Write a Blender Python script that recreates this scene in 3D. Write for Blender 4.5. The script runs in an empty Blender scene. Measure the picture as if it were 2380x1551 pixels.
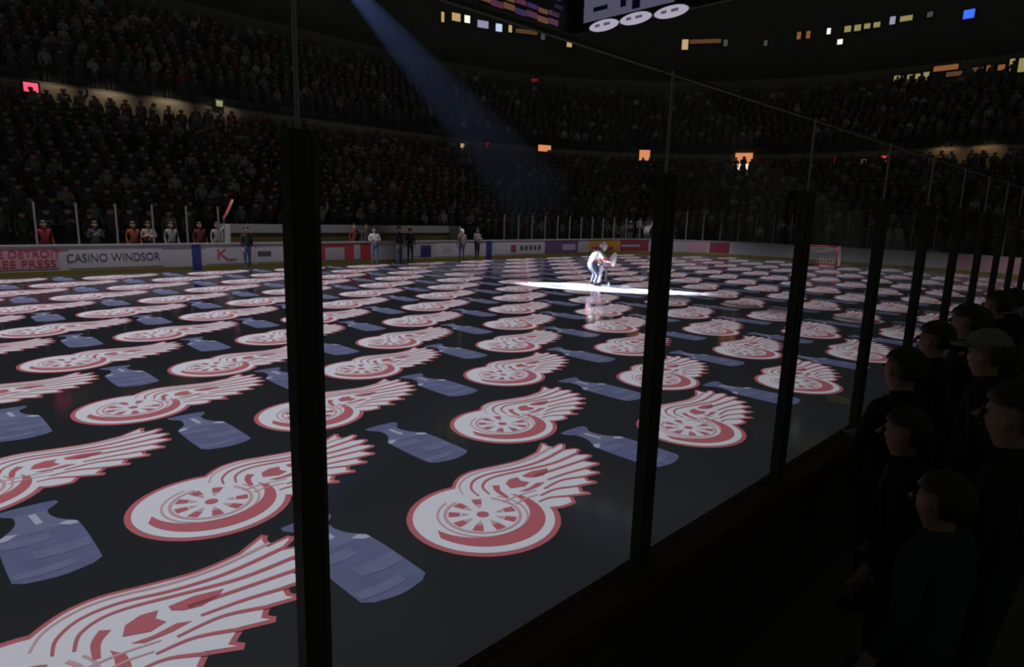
import bpy, bmesh, math, random
import numpy as np
from mathutils import Vector, Matrix

# ------------------------------------------------------------------ scene, camera, world, lights
sc = bpy.context.scene
COL = sc.collection
sc.view_settings.view_transform = 'Standard'
sc.view_settings.look = 'None'
sc.view_settings.exposure = 0.0
sc.view_settings.gamma = 1.0
sc.view_settings.use_curve_mapping = False
sc.cycles.filter_width = 3.2        # the photograph is soft
random.seed(7)
rng = np.random.default_rng(7)
PI = math.pi

# camera: stands behind the near glass, x runs along the boards, y across the ice
CAM_H, FOC = 2.6, 1480.0
ROT = np.array([[0.70905395, -0.11023383, 0.69648475],
                [-0.7045768, -0.15071621, 0.69343792],
                [0.02853122, -0.98241189, -0.18453413]])
cam_d = bpy.data.cameras.new('camera')
cam_d.sensor_width = 36.0
cam_d.lens = FOC / 2380.0 * 36.0
cam_d.clip_start = 0.05
cam_d.clip_end = 400
cam = bpy.data.objects.new('camera', cam_d)
COL.objects.link(cam)
M = Matrix.Identity(4)
for r in range(3):
    M[r][0], M[r][1], M[r][2] = ROT[r][0], -ROT[r][1], -ROT[r][2]
M[2][3] = CAM_H
cam.matrix_world = M
sc.camera = cam

world = bpy.data.worlds.new('dark_hall')
sc.world = world
world.use_nodes = True
world.node_tree.nodes['Background'].inputs[0].default_value = (0.90, 1.0, 0.84, 1)
world.node_tree.nodes['Background'].inputs[1].default_value = 0.027


def aim(o, loc, target):
    o.location = loc
    o.rotation_euler = (Vector(target) - Vector(loc)).to_track_quat('-Z', 'Y').to_euler()


def spot(name, loc, target, power, angle, blend, color, radius=0.05):
    d = bpy.data.lights.new(name, 'SPOT')
    d.energy = power
    d.spot_size = math.radians(angle)
    d.spot_blend = blend
    d.color = color
    d.shadow_soft_size = radius
    o = bpy.data.objects.new(name, d)
    COL.objects.link(o)
    aim(o, loc, target)
    return o


# two plain lamps as rafter projectors, each covers one part of the ice
PROJ = Vector((4.5, 23.5, 26.0))
PROJ2 = Vector((26.0, 22.0, 26.0))
projector_light = spot('projector_light', PROJ, (4.5, 23.5, 0), 29000, 150, 0.1, (1.0, 0.95, 0.99), 0.02)
projector_light2 = spot('projector_light', PROJ2, (26, 22, 0), 20500, 150, 0.1, (1.0, 0.94, 0.98), 0.02)
SKATER = Vector((19.4, 14.95, 0.0))
FOLLOW = Vector((1.8, 44.5, 12.7))        # follow spot that makes the white pool
BEAM = Vector((27.3, 52.5, 24.5))          # follow spot whose blue beam shows in the haze
follow_light = spot('follow_spot_light', FOLLOW, (18.95, 14.3, 0.0), 1100000, 4.1, 0.6, (0.97, 0.98, 1.0), 0.05)
ice_fill = spot('added_ice_fill_light', PROJ, (4.5, 23.5, 0), 420, 150, 0.1, (0.50, 0.50, 1.0), 0.02)  # weak blue fill added to tone the bare ice, as is the next
ice_fill2 = spot('added_ice_fill_light', PROJ2, (26, 22, 0), 300, 150, 0.1, (0.50, 0.50, 1.0), 0.02)
beam_light = spot('blue_follow_spot_light', BEAM, (19.2, 14.6, 0.6), 60000, 4.6, 0.5, (0.20, 0.34, 1.0), 0.05)

# ------------------------------------------------------------------ materials
MATS = {}


def mat(name, col, rough=0.6, spec=0.5, metal=0.0, noise=0.0, nscale=8.0, bump=0.0):
    if name in MATS:
        return MATS[name]
    m = bpy.data.materials.new(name)
    m.use_nodes = True
    nt = m.node_tree
    b = nt.nodes['Principled BSDF']
    b.inputs['Base Color'].default_value = (*col, 1)
    b.inputs['Roughness'].default_value = rough
    b.inputs['Specular IOR Level'].default_value = spec
    b.inputs['Metallic'].default_value = metal
    if noise or bump:
        tc = nt.nodes.new('ShaderNodeTexCoord')
        n = nt.nodes.new('ShaderNodeTexNoise')
        n.inputs['Scale'].default_value = nscale
        n.inputs['Detail'].default_value = 4
        nt.links.new(tc.outputs['Object'], n.inputs['Vector'])
        if noise:
            mx = nt.nodes.new('ShaderNodeMix')
            mx.data_type = 'RGBA'
            mx.inputs['A'].default_value = (*[c * (1 - noise) for c in col], 1)
            mx.inputs['B'].default_value = (*[min(1, c * (1 + noise)) for c in col], 1)
            nt.links.new(n.outputs['Fac'], mx.inputs['Factor'])
            nt.links.new(mx.outputs['Result'], b.inputs['Base Color'])
        if bump:
            bp = nt.nodes.new('ShaderNodeBump')
            bp.inputs['Strength'].default_value = bump
            nt.links.new(n.outputs['Fac'], bp.inputs['Height'])
            nt.links.new(bp.outputs['Normal'], b.inputs['Normal'])
    MATS[name] = m
    return m


def glow(name, col, strength):
    if name in MATS:
        return MATS[name]
    m = bpy.data.materials.new(name)
    m.use_nodes = True
    b = m.node_tree.nodes['Principled BSDF']
    b.inputs['Base Color'].default_value = (*[c * 0.3 for c in col], 1)
    b.inputs['Emission Color'].default_value = (*col, 1)
    b.inputs['Emission Strength'].default_value = strength
    MATS[name] = m
    return m


def attr_mat(name, rough=0.8):
    m = bpy.data.materials.new(name)
    m.use_nodes = True
    a = m.node_tree.nodes.new('ShaderNodeAttribute')
    a.attribute_name = 'cloth'
    b = m.node_tree.nodes['Principled BSDF']
    b.inputs['Roughness'].default_value = rough
    b.inputs['Specular IOR Level'].default_value = 0.2
    m.node_tree.links.new(a.outputs['Color'], b.inputs['Base Color'])
    MATS[name] = m
    return m


def objcol_mat(name, rough=0.8):
    m = bpy.data.materials.new(name)
    m.use_nodes = True
    a = m.node_tree.nodes.new('ShaderNodeObjectInfo')
    b = m.node_tree.nodes['Principled BSDF']
    b.inputs['Roughness'].default_value = rough
    b.inputs['Specular IOR Level'].default_value = 0.2
    m.node_tree.links.new(a.outputs['Color'], b.inputs['Base Color'])
    MATS[name] = m
    return m


ICE_R, ICE_S = 0.10, 0.34
M_ICE = mat('ice', (0.60, 0.62, 0.72), ICE_R, ICE_S, noise=0.05, nscale=0.7, bump=0.004)
M_PW = mat('light_decal_white', (0.72, 0.75, 0.82), ICE_R + 0.08, 0.14)  # projected light of the images put into decal colours, here and below
M_PR = mat('light_decal_red', (0.50, 0.145, 0.175), ICE_R + 0.08, 0.14)
M_PP = mat('light_decal_pale_red', (0.60, 0.38, 0.43), ICE_R + 0.08, 0.14)
M_CB = mat('light_decal_blue_silver', (0.13, 0.15, 0.28), ICE_R + 0.08, 0.14, noise=0.25, nscale=5)
M_CL = mat('light_decal_light_silver', (0.165, 0.185, 0.315), ICE_R + 0.08, 0.14, noise=0.2, nscale=6)
M_CH = mat('light_decal_silver_shine', (0.42, 0.46, 0.60), ICE_R + 0.08, 0.14)
M_BLACK = mat('black_metal', (0.012, 0.012, 0.011), 0.35, 0.4)
M_POST = mat('dark_post', (0.06, 0.062, 0.05), 0.5, 0.25)
M_FPOST = mat('far_post_grey', (0.17, 0.17, 0.18), 0.5, 0.3)
M_EDGE = mat('glass_edge', (0.10, 0.10, 0.095), 0.6, 0.2)
M_CLIP = mat('grey_aluminium', (0.42, 0.42, 0.40), 0.45, 0.5, 0.3)
M_CAPN = mat('brown_cap', (0.10, 0.05, 0.025), 0.6, 0.3, noise=0.25, nscale=6)
M_CAP = mat('pale_cap', (0.32, 0.31, 0.32), 0.5)
M_BOARD = mat('white_board', (0.36, 0.35, 0.385), 0.5, noise=0.06, nscale=3)
M_KICK = mat('yellow_kick', (0.16, 0.13, 0.012), 0.6)
M_CONC = mat('dark_concrete', (0.14, 0.14, 0.12), 0.9, 0.1, noise=0.3, nscale=1.5)
M_WALL = mat('beige_wall', (0.34, 0.29, 0.23), 0.8, 0.2, noise=0.15, nscale=1.2)
M_DWALL = mat('dark_wall', (0.15, 0.15, 0.13), 0.9, 0.1, noise=0.2, nscale=0.8)
M_FASC = mat('grey_fascia', (0.20, 0.19, 0.165), 0.8, 0.2, noise=0.15, nscale=0.8)
M_CROWD = attr_mat('crowd_clothes')
M_TOP = objcol_mat('person_top')
M_SKIN = mat('skin', (0.42, 0.25, 0.18), 0.6, 0.3)
M_TROU = mat('dark_trousers', (0.03, 0.035, 0.05), 0.8, 0.2)
M_JEAN = mat('blue_jeans', (0.09, 0.13, 0.24), 0.85, 0.2, noise=0.2, nscale=20)
M_SHOE = mat('shoes', (0.03, 0.03, 0.03), 0.6)
M_HAIR = mat('dark_hair', (0.03, 0.022, 0.016), 0.6)
M_BLOND = mat('blond_hair', (0.75, 0.66, 0.50), 0.6)
M_GREYCAP = mat('grey_cap', (0.20, 0.20, 0.19), 0.8)

# thin acrylic pane: passes light straight through, with a weak mirror film on its faces
gm = bpy.data.materials.new('rink_glass')
gm.use_nodes = True
nt = gm.node_tree
nt.nodes.remove(nt.nodes['Principled BSDF'])
tr = nt.nodes.new('ShaderNodeBsdfTransparent')
tr.inputs[0].default_value = (0.975, 0.985, 0.98, 1)
gl = nt.nodes.new('ShaderNodeBsdfGlossy')
gl.inputs['Roughness'].default_value = 0.02
lw = nt.nodes.new('ShaderNodeLayerWeight')
lw.inputs[0].default_value = 0.5
pw = nt.nodes.new('ShaderNodeMath')
pw.operation = 'POWER'
pw.inputs[1].default_value = 4.0
nt.links.new(lw.outputs['Facing'], pw.inputs[0])
fr = nt.nodes.new('ShaderNodeMath')
fr.operation = 'MULTIPLY_ADD'
fr.inputs[1].default_value = 0.25
fr.inputs[2].default_value = 0.012
nt.links.new(pw.outputs[0], fr.inputs[0])
mxs = nt.nodes.new('ShaderNodeMixShader')
nt.links.new(fr.outputs[0], mxs.inputs[0])
nt.links.new(tr.outputs[0], mxs.inputs[1])
nt.links.new(gl.outputs[0], mxs.inputs[2])
nt.links.new(mxs.outputs[0], nt.nodes['Material Output'].inputs['Surface'])
M_GLASS = gm


# ------------------------------------------------------------------ mesh helpers
def tag(o, label=None, cat=None, group=None, kind=None):
    if label:
        o['label'] = label
    if cat:
        o['category'] = cat
    if group:
        o['group'] = group
    if kind:
        o['kind'] = kind
    return o


def link(name, me, parent=None):
    o = bpy.data.objects.new(name, me)
    COL.objects.link(o)
    if parent is not None:
        o.parent = parent
    return o


def empty(name, loc=(0, 0, 0), rz=0.0):
    o = bpy.data.objects.new(name, None)
    o.empty_display_size = 0.1
    COL.objects.link(o)
    o.location = loc
    o.rotation_euler = (0, 0, rz)
    return o


def bm_mesh(bm, name, mats, smooth=False):
    bmesh.ops.recalc_face_normals(bm, faces=bm.faces)
    me = bpy.data.meshes.new(name)
    bm.to_mesh(me)
    bm.free()
    for m in (mats if isinstance(mats, (list, tuple)) else [mats]):
        me.materials.append(m)
    if smooth:
        for p in me.polygons:
            p.use_smooth = True
    return me


def add_box(bm, c, s, rz=0.0, mi=0):
    v = []
    cr, sr = math.cos(rz), math.sin(rz)
    for dz in (-1, 1):
        for dx, dy in ((-1, -1), (1, -1), (1, 1), (-1, 1)):
            x, y = dx * s[0] / 2, dy * s[1] / 2
            v.append(bm.verts.new((c[0] + x * cr - y * sr, c[1] + x * sr + y * cr, c[2] + dz * s[2] / 2)))
    for f in ((0, 1, 2, 3), (4, 7, 6, 5), (0, 4, 5, 1), (1, 5, 6, 2), (2, 6, 7, 3), (3, 7, 4, 0)):
        bm.faces.new([v[i] for i in f]).material_index = mi


def box_mesh(name, c, s, m, rz=0.0, bevel=0.0):
    bm = bmesh.new()
    add_box(bm, c, s, rz)
    if bevel:
        bmesh.ops.bevel(bm, geom=list(bm.edges), offset=bevel, segments=2, affect='EDGES')
    return bm_mesh(bm, name, m)


def add_tube(bm, pts, r, n=8, mi=0):
    pts = [Vector(p) for p in pts]
    rings = []
    for i, p in enumerate(pts):
        d = (pts[min(i + 1, len(pts) - 1)] - pts[max(i - 1, 0)]).normalized()
        u = d.orthogonal().normalized()
        if abs(d.z) < 0.95:
            u = d.cross(Vector((0, 0, 1))).normalized()
        w = d.cross(u)
        rr = r[i] if isinstance(r, (list, tuple)) else r
        rings.append([bm.verts.new(p + (u * math.cos(2 * PI * k / n) + w * math.sin(2 * PI * k / n)) * rr) for k in range(n)])
    for a, b in zip(rings, rings[1:]):
        for k in range(n):
            bm.faces.new((a[k], a[(k + 1) % n], b[(k + 1) % n], b[k])).material_index = mi
    bm.faces.new(rings[0][::-1]).material_index = mi
    bm.faces.new(rings[-1]).material_index = mi


def text_mesh(txt, size, m, ext=0.004, sx=1.0):
    cu = bpy.data.curves.new('t', 'FONT')
    cu.body = txt
    cu.size = size
    cu.align_x = 'CENTER'
    cu.align_y = 'CENTER'
    cu.extrude = ext
    o = bpy.data.objects.new('t', cu)
    COL.objects.link(o)
    bpy.context.view_layer.update()
    dg = bpy.context.evaluated_depsgraph_get()
    me = bpy.data.meshes.new_from_object(o.evaluated_get(dg))
    bpy.data.objects.remove(o)
    bpy.data.curves.remove(cu)
    for v in me.vertices:
        v.co.x *= sx
    me.materials.clear()
    me.materials.append(m)
    for p in me.polygons:
        p.material_index = 0
    return me


# ------------------------------------------------------------------ rink outline
X1, Y0, Y1, RC = 45.0, 1.45, 27.35, 8.53
CX1, CYF, CYN = X1 - RC, Y1 - RC, Y0 + RC
S1 = CX1
S2 = S1 + RC * PI / 2
S3 = S2 + (CYF - CYN)
S4 = S3 + RC * PI / 2


def ringpt(s, d):
    """point on the rink outline pushed out by d, and the outward normal; s runs along the far side, the end, the near corner"""
    if s <= S1:
        return s, Y1 + d, 0.0, 1.0
    if s <= S2:
        t = (s - S1) / RC
        return CX1 + (RC + d) * math.sin(t), CYF + (RC + d) * math.cos(t), math.sin(t), math.cos(t)
    if s <= S3:
        return X1 + d, CYF - (s - S2), 1.0, 0.0
    if s <= S4:
        t = (s - S3) / RC
        return CX1 + (RC + d) * math.cos(t), CYN - (RC + d) * math.sin(t), math.cos(t), -math.sin(t)
    return CX1 - (s - S4), Y0 - d, 0.0, -1.0


def srange(s0, s1, step=0.6):
    out = [s0]
    brk = [b for b in (S1, S2, S3, S4) if s0 < b < s1]
    for a, b in zip([s0] + brk, brk + [s1]):
        straight = (b <= S1 + 1e-6) or (a >= S2 - 1e-6 and b <= S3 + 1e-6) or a >= S4 - 1e-6
        n = 1 if straight else max(1, int((b - a) / step))
        out += [a + (b - a) * k / n for k in range(1, n + 1)]
    return out


def ring_slab(bm, s0, s1, d0, d1, z0, z1, step=0.6, mi=0):
    """solid band following the outline"""
    prev = None
    for s in srange(s0, s1, step):
        a = ringpt(s, d0)
        b = ringpt(s, d1)
        cur = [bm.verts.new((a[0], a[1], z0)), bm.verts.new((b[0], b[1], z0)), bm.verts.new((b[0], b[1], z1)), bm.verts.new((a[0], a[1], z1))]
        if prev:
            for k in range(4):
                bm.faces.new((prev[k], prev[(k + 1) % 4], cur[(k + 1) % 4], cur[k])).material_index = mi
        else:
            bm.faces.new(cur).material_index = mi
        prev = cur
    bm.faces.new(prev).material_index = mi


def slab_mesh(name, m, *a, **k):
    bm = bmesh.new()
    ring_slab(bm, *a, **k)
    return bm_mesh(bm, name, m)


def sdf(x, y):
    cx, cy = (-12.75 + X1) / 2, (Y0 + Y1) / 2
    qx = abs(x - cx) - ((X1 + 12.75) / 2 - RC)
    qy = abs(y - cy) - ((Y1 - Y0) / 2 - RC)
    return math.hypot(max(qx, 0), max(qy, 0)) + min(max(qx, qy), 0) - RC


def project(p):
    v = ROT.T @ (np.array(p) - np.array([0, 0, CAM_H]))
    if v[2] < 0.1:
        return None
    return v[0] / v[2] * FOC + 1190, v[1] / v[2] * FOC + 775.5


# ------------------------------------------------------------------ the ice and the stands (setting)
bm = bmesh.new()
pts = [(-16, Y1 + 0.04)] + [ringpt(s, 0.04)[:2] for s in srange(CX1, S4, 0.4)] + [(-16, Y0 - 0.04)]
top = [bm.verts.new((x, y, 0)) for x, y in pts]
bot = [bm.verts.new((x, y, -0.06)) for x, y in pts]
bm.faces.new(top[::-1])
bm.faces.new(bot)
for i in range(len(pts)):
    j = (i + 1) % len(pts)
    bm.faces.new((top[i], top[j], bot[j], bot[i]))
ice = link('floor', bm_mesh(bm, 'floor', M_ICE))
tag(ice, 'dark glossy ice sheet covered with projected images', kind='structure')

SA, SB = -8.0, S4 + 2.0      # extent of the stands along the outline
LOW = [(2.0 + 0.85 * k, 0.55 + 0.43 * k) for k in range(15)]          # lower bowl rows (offset, tread height)
UPP = [(14.95 + 0.85 * k, 8.7 + 0.62 * k) for k in range(10)]         # upper bowl rows


def tiers(name, rows, zbase):
    bm = bmesh.new()
    for d, z in rows:
        ring_slab(bm, SA, SB, d, d + 0.86, z - zbase, z, step=1.3)
    return tag(link(name, bm_mesh(bm, name, M_CONC)), kind='structure')


tag(tiers('floor_lower_stand', LOW, 0.7), 'stepped lower stand under the crowd')
tag(tiers('floor_upper_stand', UPP, 0.9), 'stepped upper stand under the crowd')
tag(link('floor_apron', slab_mesh('floor_apron', M_CONC, SA, SB, 0.12, 2.05, -0.06, 0.12, step=1.3)), 'dark concrete apron behind the boards', kind='structure')
tag(link('wall_walkway', slab_mesh('wall_walkway', M_WALL, SA, SB, 14.75, 14.95, 6.3, 8.55, step=1.3)), 'beige wall band between the lower and the upper stand', kind='structure')
tag(link('trim_1', slab_mesh('trim_1', M_FASC, SA, SB, 25.15, 25.5, 15.4, 17.1, step=1.3)), 'dim grey fascia along the top of the upper stand', kind='structure')
tag(link('wall_upper', slab_mesh('wall_upper', M_DWALL, SA, SB, 31.2, 31.6, 14.0, 31.0, step=1.3)), 'dark back wall high above the stands', kind='structure')
tag(link('floor_upper_gangway', slab_mesh('floor_upper_gangway', M_CONC, SA, SB, 25.5, 31.3, 15.3, 15.5, step=1.3)), 'dark gangway behind the upper stand', kind='structure')
# near side: floor where the spectators stand
bm = bmesh.new()
add_box(bm, (11, -1.0, 0.10), (34, 4.6, 0.2))
tag(link('floor_near_stand', bm_mesh(bm, 'floor_near_stand', M_CONC)), 'dark floor of the near stand behind the glass', kind='structure')

# ------------------------------------------------------------------ near boards with glass and posts
nb = empty('rink_boards', (0, Y0, 0))
tag(nb, 'near rink boards with brown cap, clear glass and dark posts', 'rink boards', 'rink boards')
POSTX = [-2.35, -0.83, 0.70, 2.22, 3.65, 5.02, 6.22, 7.44, 8.66, 9.88, 11.1, 12.32, 13.54, 14.76, 15.98, 17.2, 18.4, 19.6, 20.8, 22.0, 23.2, 24.4, 25.6, 26.8, 28.0, 29.2, 30.4, 31.6, 32.8, 34.0, 35.2, 36.4]
GTOP = 3.15
link('board_panel', box_mesh('board_panel', (17, -0.05, 0.49), (39.0, 0.10, 0.98), M_POST), nb)
link('cap_rail', box_mesh('cap_rail', (17, -0.06, 1.025), (39.0, 0.20, 0.09), M_CAPN, bevel=0.015), nb)
post_me = box_mesh('post', (0, 0, 0.85), (0.066, 0.058, 1.70), M_POST, bevel=0.006)
clip_me = box_mesh('glass_clip', (0, 0, 1.89), (0.010, 0.012, 0.38), M_CLIP, bevel=0.003)
chan_me = box_mesh('glass_channel', (0.025, -0.032, 0.85), (0.012, 0.008, 1.68), M_EDGE)
foot_me = box_mesh('post_foot', (0, 0, 0.012), (0.13, 0.14, 0.024), M_POST, bevel=0.004)
for i, x in enumerate(POSTX):
    p = link('post', post_me, nb)
    p.location = (x, -0.06, 1.07)
    link('glass_clip', clip_me, p)
    if x in (0.70, 2.22, 3.65):
        p['label'] = {0.70: 'thick black post left of centre, nearest the camera', 2.22: 'second black post, right of centre', 3.65: 'third black post from the camera'}[x]
    if i < 14:
        link('post_foot', foot_me, p)
        link('glass_channel', chan_me, p)
for i, (a, b) in enumerate(zip(POSTX, POSTX[1:])):
    g = link('glass_pane', box_mesh('glass_pane', ((a + b) / 2, -0.02, (1.07 + GTOP) / 2), (b - a - 0.01, 0.012, GTOP - 1.07), M_GLASS), nb)
    link('top_edge', box_mesh('top_edge', ((a + b) / 2, -0.02, GTOP + 0.006), (b - a - 0.02, 0.016, 0.013), M_EDGE), g)

# ------------------------------------------------------------------ far boards and end boards
M_ADRED = mat('ad_red', (0.34, 0.028, 0.035), 0.5)
M_ADRED2 = mat('ad_dark_red', (0.22, 0.03, 0.05), 0.5)
M_ADPUR = mat('ad_purple', (0.10, 0.05, 0.13), 0.5)
M_ADYEL = mat('ad_amber', (0.42, 0.22, 0.02), 0.5)
M_ADNAV = mat('ad_navy', (0.012, 0.018, 0.10), 0.5)
M_ADPINK = mat('ad_pale_red', (0.40, 0.22, 0.27), 0.5)
M_ADGREY = mat('ad_grey', (0.30, 0.30, 0.33), 0.5)
M_ADPALE = mat('ad_pale', (0.38, 0.365, 0.40), 0.5)
M_INK = mat('ad_ink', (0.045, 0.045, 0.06), 0.5)
M_BLUE = mat('line_blue', (0.015, 0.025, 0.16), 0.5)


def place_on_board(o, s, z, d=-0.012):
    x, y, nx, ny = ringpt(s, d)
    o.location = (x, y, z)
    o.rotation_euler = (PI / 2, 0, math.atan2(nx, -ny) + PI)
    return o


def rink_boards(name, s0, s1, label, ads, glass, glass_top):
    r = empty(name)
    tag(r, label, 'rink boards', 'rink boards')
    s = s0
    while s < s1 - 0.01:
        e = min(s + 2.44, s1)
        p = link('board_panel', slab_mesh('board_panel', M_BOARD, s, e - 0.012, 0.0, 0.09, 0.0, 1.03), r)
        link('kick_plate', slab_mesh('kick_plate', M_KICK, s, e - 0.012, -0.012, 0.0, 0.0, 0.16), p)
        link('cap_rail', slab_mesh('cap_rail', M_CAP, s, e - 0.004, -0.03, 0.12, 1.03, 1.075), p)
        s = e
    for (a, b, z0, z1, m, texts, dep) in ads:
        ad = link('advert_panel', slab_mesh('advert_panel', m, a, b, -dep, 0.0, z0, z1), r)
        for (txt, size, tm, ts, tz, sx) in texts:
            t = link('lettering', text_mesh(txt, size, tm, 0.003, sx), ad)
            place_on_board(t, ts, tz)
    for (ga, gb, pitch) in glass:
        n = max(1, round((gb - ga) / pitch))
        for k in range(n + 1):
            s = ga + (gb - ga) * k / n
            x, y, nx, ny = ringpt(s, 0.045)
            p = link('post', FPOST, r)
            p.location = (x, y, 1.07)
            p.rotation_euler = (0, 0, math.atan2(ny, nx) - PI / 2)
            if k < n:
                link('glass_pane', slab_mesh('glass_pane', M_GLASS, s + 0.03, s + (gb - ga) / n - 0.03, 0.04, 0.052, 1.07, glass_top, step=0.7), r)
    return r


FPOST = box_mesh('post', (0, 0, 0.74), (0.06, 0.05, 1.48), M_FPOST, bevel=0.006)
W = M_ADPALE
far_ads = [      # from, to, bottom, top, material, lettering, depth proud of the board
    (2.2, 4.62, 0.24, 0.93, M_ADPINK, [('THE DETROIT', 0.36, M_ADRED, 3.55, 0.76, 1.0), ('FREE PRESS', 0.36, M_ADRED, 3.55, 0.42, 1.12)], 0.008),
    (4.92, 8.0, 0.22, 0.96, W, [('CASINO WINDSOR', 0.42, M_INK, 6.36, 0.58, 0.84)], 0.008),
    (9.08, 9.42, 0.0, 1.03, M_BLUE, [], 0.014),
    (9.6, 11.6, 0.22, 0.96, W, [('K', 0.62, M_ADRED, 10.25, 0.60, 1.15), ('mart', 0.22, M_ADRED2, 10.62, 0.40, 1.0)], 0.008),
    (11.7, 13.2, 0.22, 0.96, W, [], 0.008), (11.75, 12.35, 0.5, 0.7, M_INK, [], 0.014),
    (14.2, 17.4, 0.20, 0.97, M_ADRED, [], 0.008), (14.95, 15.95, 0.22, 0.80, M_ADGREY, [], 0.014), (16.48, 16.82, 0.22, 0.92, M_ADGREY, [], 0.014),
    (19.9, 20.45, 0.25, 0.85, M_ADGREY, [], 0.008), (20.45, 21.15, 0.22, 0.84, M_ADNAV, [], 0.008),
    (21.4, 24.2, 0.22, 0.96, W, [], 0.008), (22.0, 22.6, 0.45, 0.78, M_ADGREY, [], 0.014),
    (25.15, 25.6, 0.0, 1.03, M_BLUE, [], 0.014),
    (25.8, 30.1, 0.22, 0.96, W, [], 0.008), (27.15, 27.6, 0.34, 0.78, M_ADRED2, [], 0.014)] + [
    (27.95 + 0.4 * k, 28.2 + 0.4 * k, 0.44, 0.72, M_INK, [], 0.014) for k in range(5)] + [
    (30.2, 33.5, 0.20, 0.98, M_ADPUR, [], 0.008), (31.9, 33.2, 0.36, 0.74, M_ADGREY, [], 0.014),
    (33.6, 34.5, 0.20, 0.98, M_ADGREY, [], 0.008),
    (34.6, 38.0, 0.20, 1.0, M_ADYEL, [], 0.008), (35.0, 37.4, 0.3, 0.52, M_ADRED2, [], 0.014),
    (38.05, 40.6, 0.20, 1.0, M_ADRED2, [], 0.008), (38.2, 39.9, 0.5, 0.66, M_ADGREY, [], 0.014),
]
rb_far = rink_boards('rink_boards', -8.0, 41.0, 'far white rink boards with adverts, blue stripes and glass', far_ads,
                     [(-5.78, 10.2, 1.22), (26.6, 41.0, 1.22)], 2.55)
end_ads = [(a, b, 0.2, 0.96, m, [], 0.008) for a, b, m in (
    (41.6, 42.6, M_ADPINK), (42.7, 43.4, M_ADGREY), (43.5, 45.0, M_ADPINK), (45.2, 46.6, M_ADRED2), (46.8, 50.6, M_ADGREY), (53.6, 58.6, M_ADGREY), (60.5, 64.5, M_ADPINK))]
FPOST = box_mesh('post', (0, 0, 1.05), (0.06, 0.05, 2.10), M_FPOST, bevel=0.006)
rb_end = rink_boards('rink_boards', 41.0, S4 + 1.0, 'rink boards curving round the far end behind the goal', end_ads, [(41.0, S4 + 0.5, 1.22)], 3.2)

# ------------------------------------------------------------------ projected light images, painted as flat colour decals on the ice
def disc(cx, cy, r, n=40, a0=0.0, a1=2 * PI):
    return [(cx + r * math.cos(a0 + (a1 - a0) * k / n), cy + r * math.sin(a0 + (a1 - a0) * k / n)) for k in range(n)]


def ringpoly(bm, cx, cy, r0, r1, z, n=40, a0=0.0, a1=2 * PI, mi=0, c1=None):
    """flat band between two circles; c1 shifts the inner circle to make a crescent"""
    ix, iy = c1 if c1 else (cx, cy)
    A = [bm.verts.new((cx + r1 * math.cos(a0 + (a1 - a0) * k / n), cy + r1 * math.sin(a0 + (a1 - a0) * k / n), z)) for k in range(n + 1)]
    B = [bm.verts.new((ix + r0 * math.cos(a0 + (a1 - a0) * k / n), iy + r0 * math.sin(a0 + (a1 - a0) * k / n), z)) for k in range(n + 1)]
    for k in range(n):
        bm.faces.new((A[k], A[k + 1], B[k + 1], B[k])).material_index = mi


def poly(bm, pts, z, mi=0):
    f = bm.faces.new([bm.verts.new((x, y, z)) for x, y in pts])
    f.material_index = mi
    bmesh.ops.triangulate(bm, faces=[f])


def smooth_line(pts, n=5):
    out = []
    P = [pts[0]] + list(pts) + [pts[-1]]
    for i in range(1, len(P) - 2):
        p0, p1, p2, p3 = [np.array(q, float) for q in P[i - 1:i + 3]]
        for k in range(n):
            t = k / n
            out.append(tuple(0.5 * (2 * p1 + (p2 - p0) * t + (2 * p0 - 5 * p1 + 4 * p2 - p3) * t * t + (3 * p1 - p0 - 3 * p2 + p3) * t ** 3)))
    out.append(tuple(pts[-1]))
    return out


def stroke(bm, pts, w0, w1, z, mi=0):
    P = [np.array(p) for p in smooth_line(pts)]
    L = []
    for i, p in enumerate(P):
        d = P[min(i + 1, len(P) - 1)] - P[max(i - 1, 0)]
        d = d / np.hypot(*d)
        w = 0.8 * (w0 + (w1 - w0) * i / (len(P) - 1)) / 2
        q = np.array([-d[1], d[0]]) * w
        L.append((bm.verts.new((*(p + q), z)), bm.verts.new((*(p - q), z))))
    for a, b in zip(L, L[1:]):
        bm.faces.new((a[0], b[0], b[1], a[1])).material_index = mi


def inset(pts, w):
    P = [np.array(p, float) for p in pts]
    area = sum(P[i][0] * P[(i + 1) % len(P)][1] - P[(i + 1) % len(P)][0] * P[i][1] for i in range(len(P)))
    sg = 1 if area > 0 else -1
    out = []
    for i in range(len(P)):
        a = P[i] - P[i - 1]
        b = P[(i + 1) % len(P)] - P[i]
        na = np.array([-a[1], a[0]]) / (np.hypot(*a) + 1e-9)
        nb_ = np.array([-b[1], b[0]]) / (np.hypot(*b) + 1e-9)
        n = na + nb_
        l = np.hypot(*n)
        n = n / l if l > 1e-6 else na
        k = min(1.6, 1.0 / max(0.35, float(n @ na)))
        out.append(tuple(P[i] + sg * n * w * k))
    return out


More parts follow.
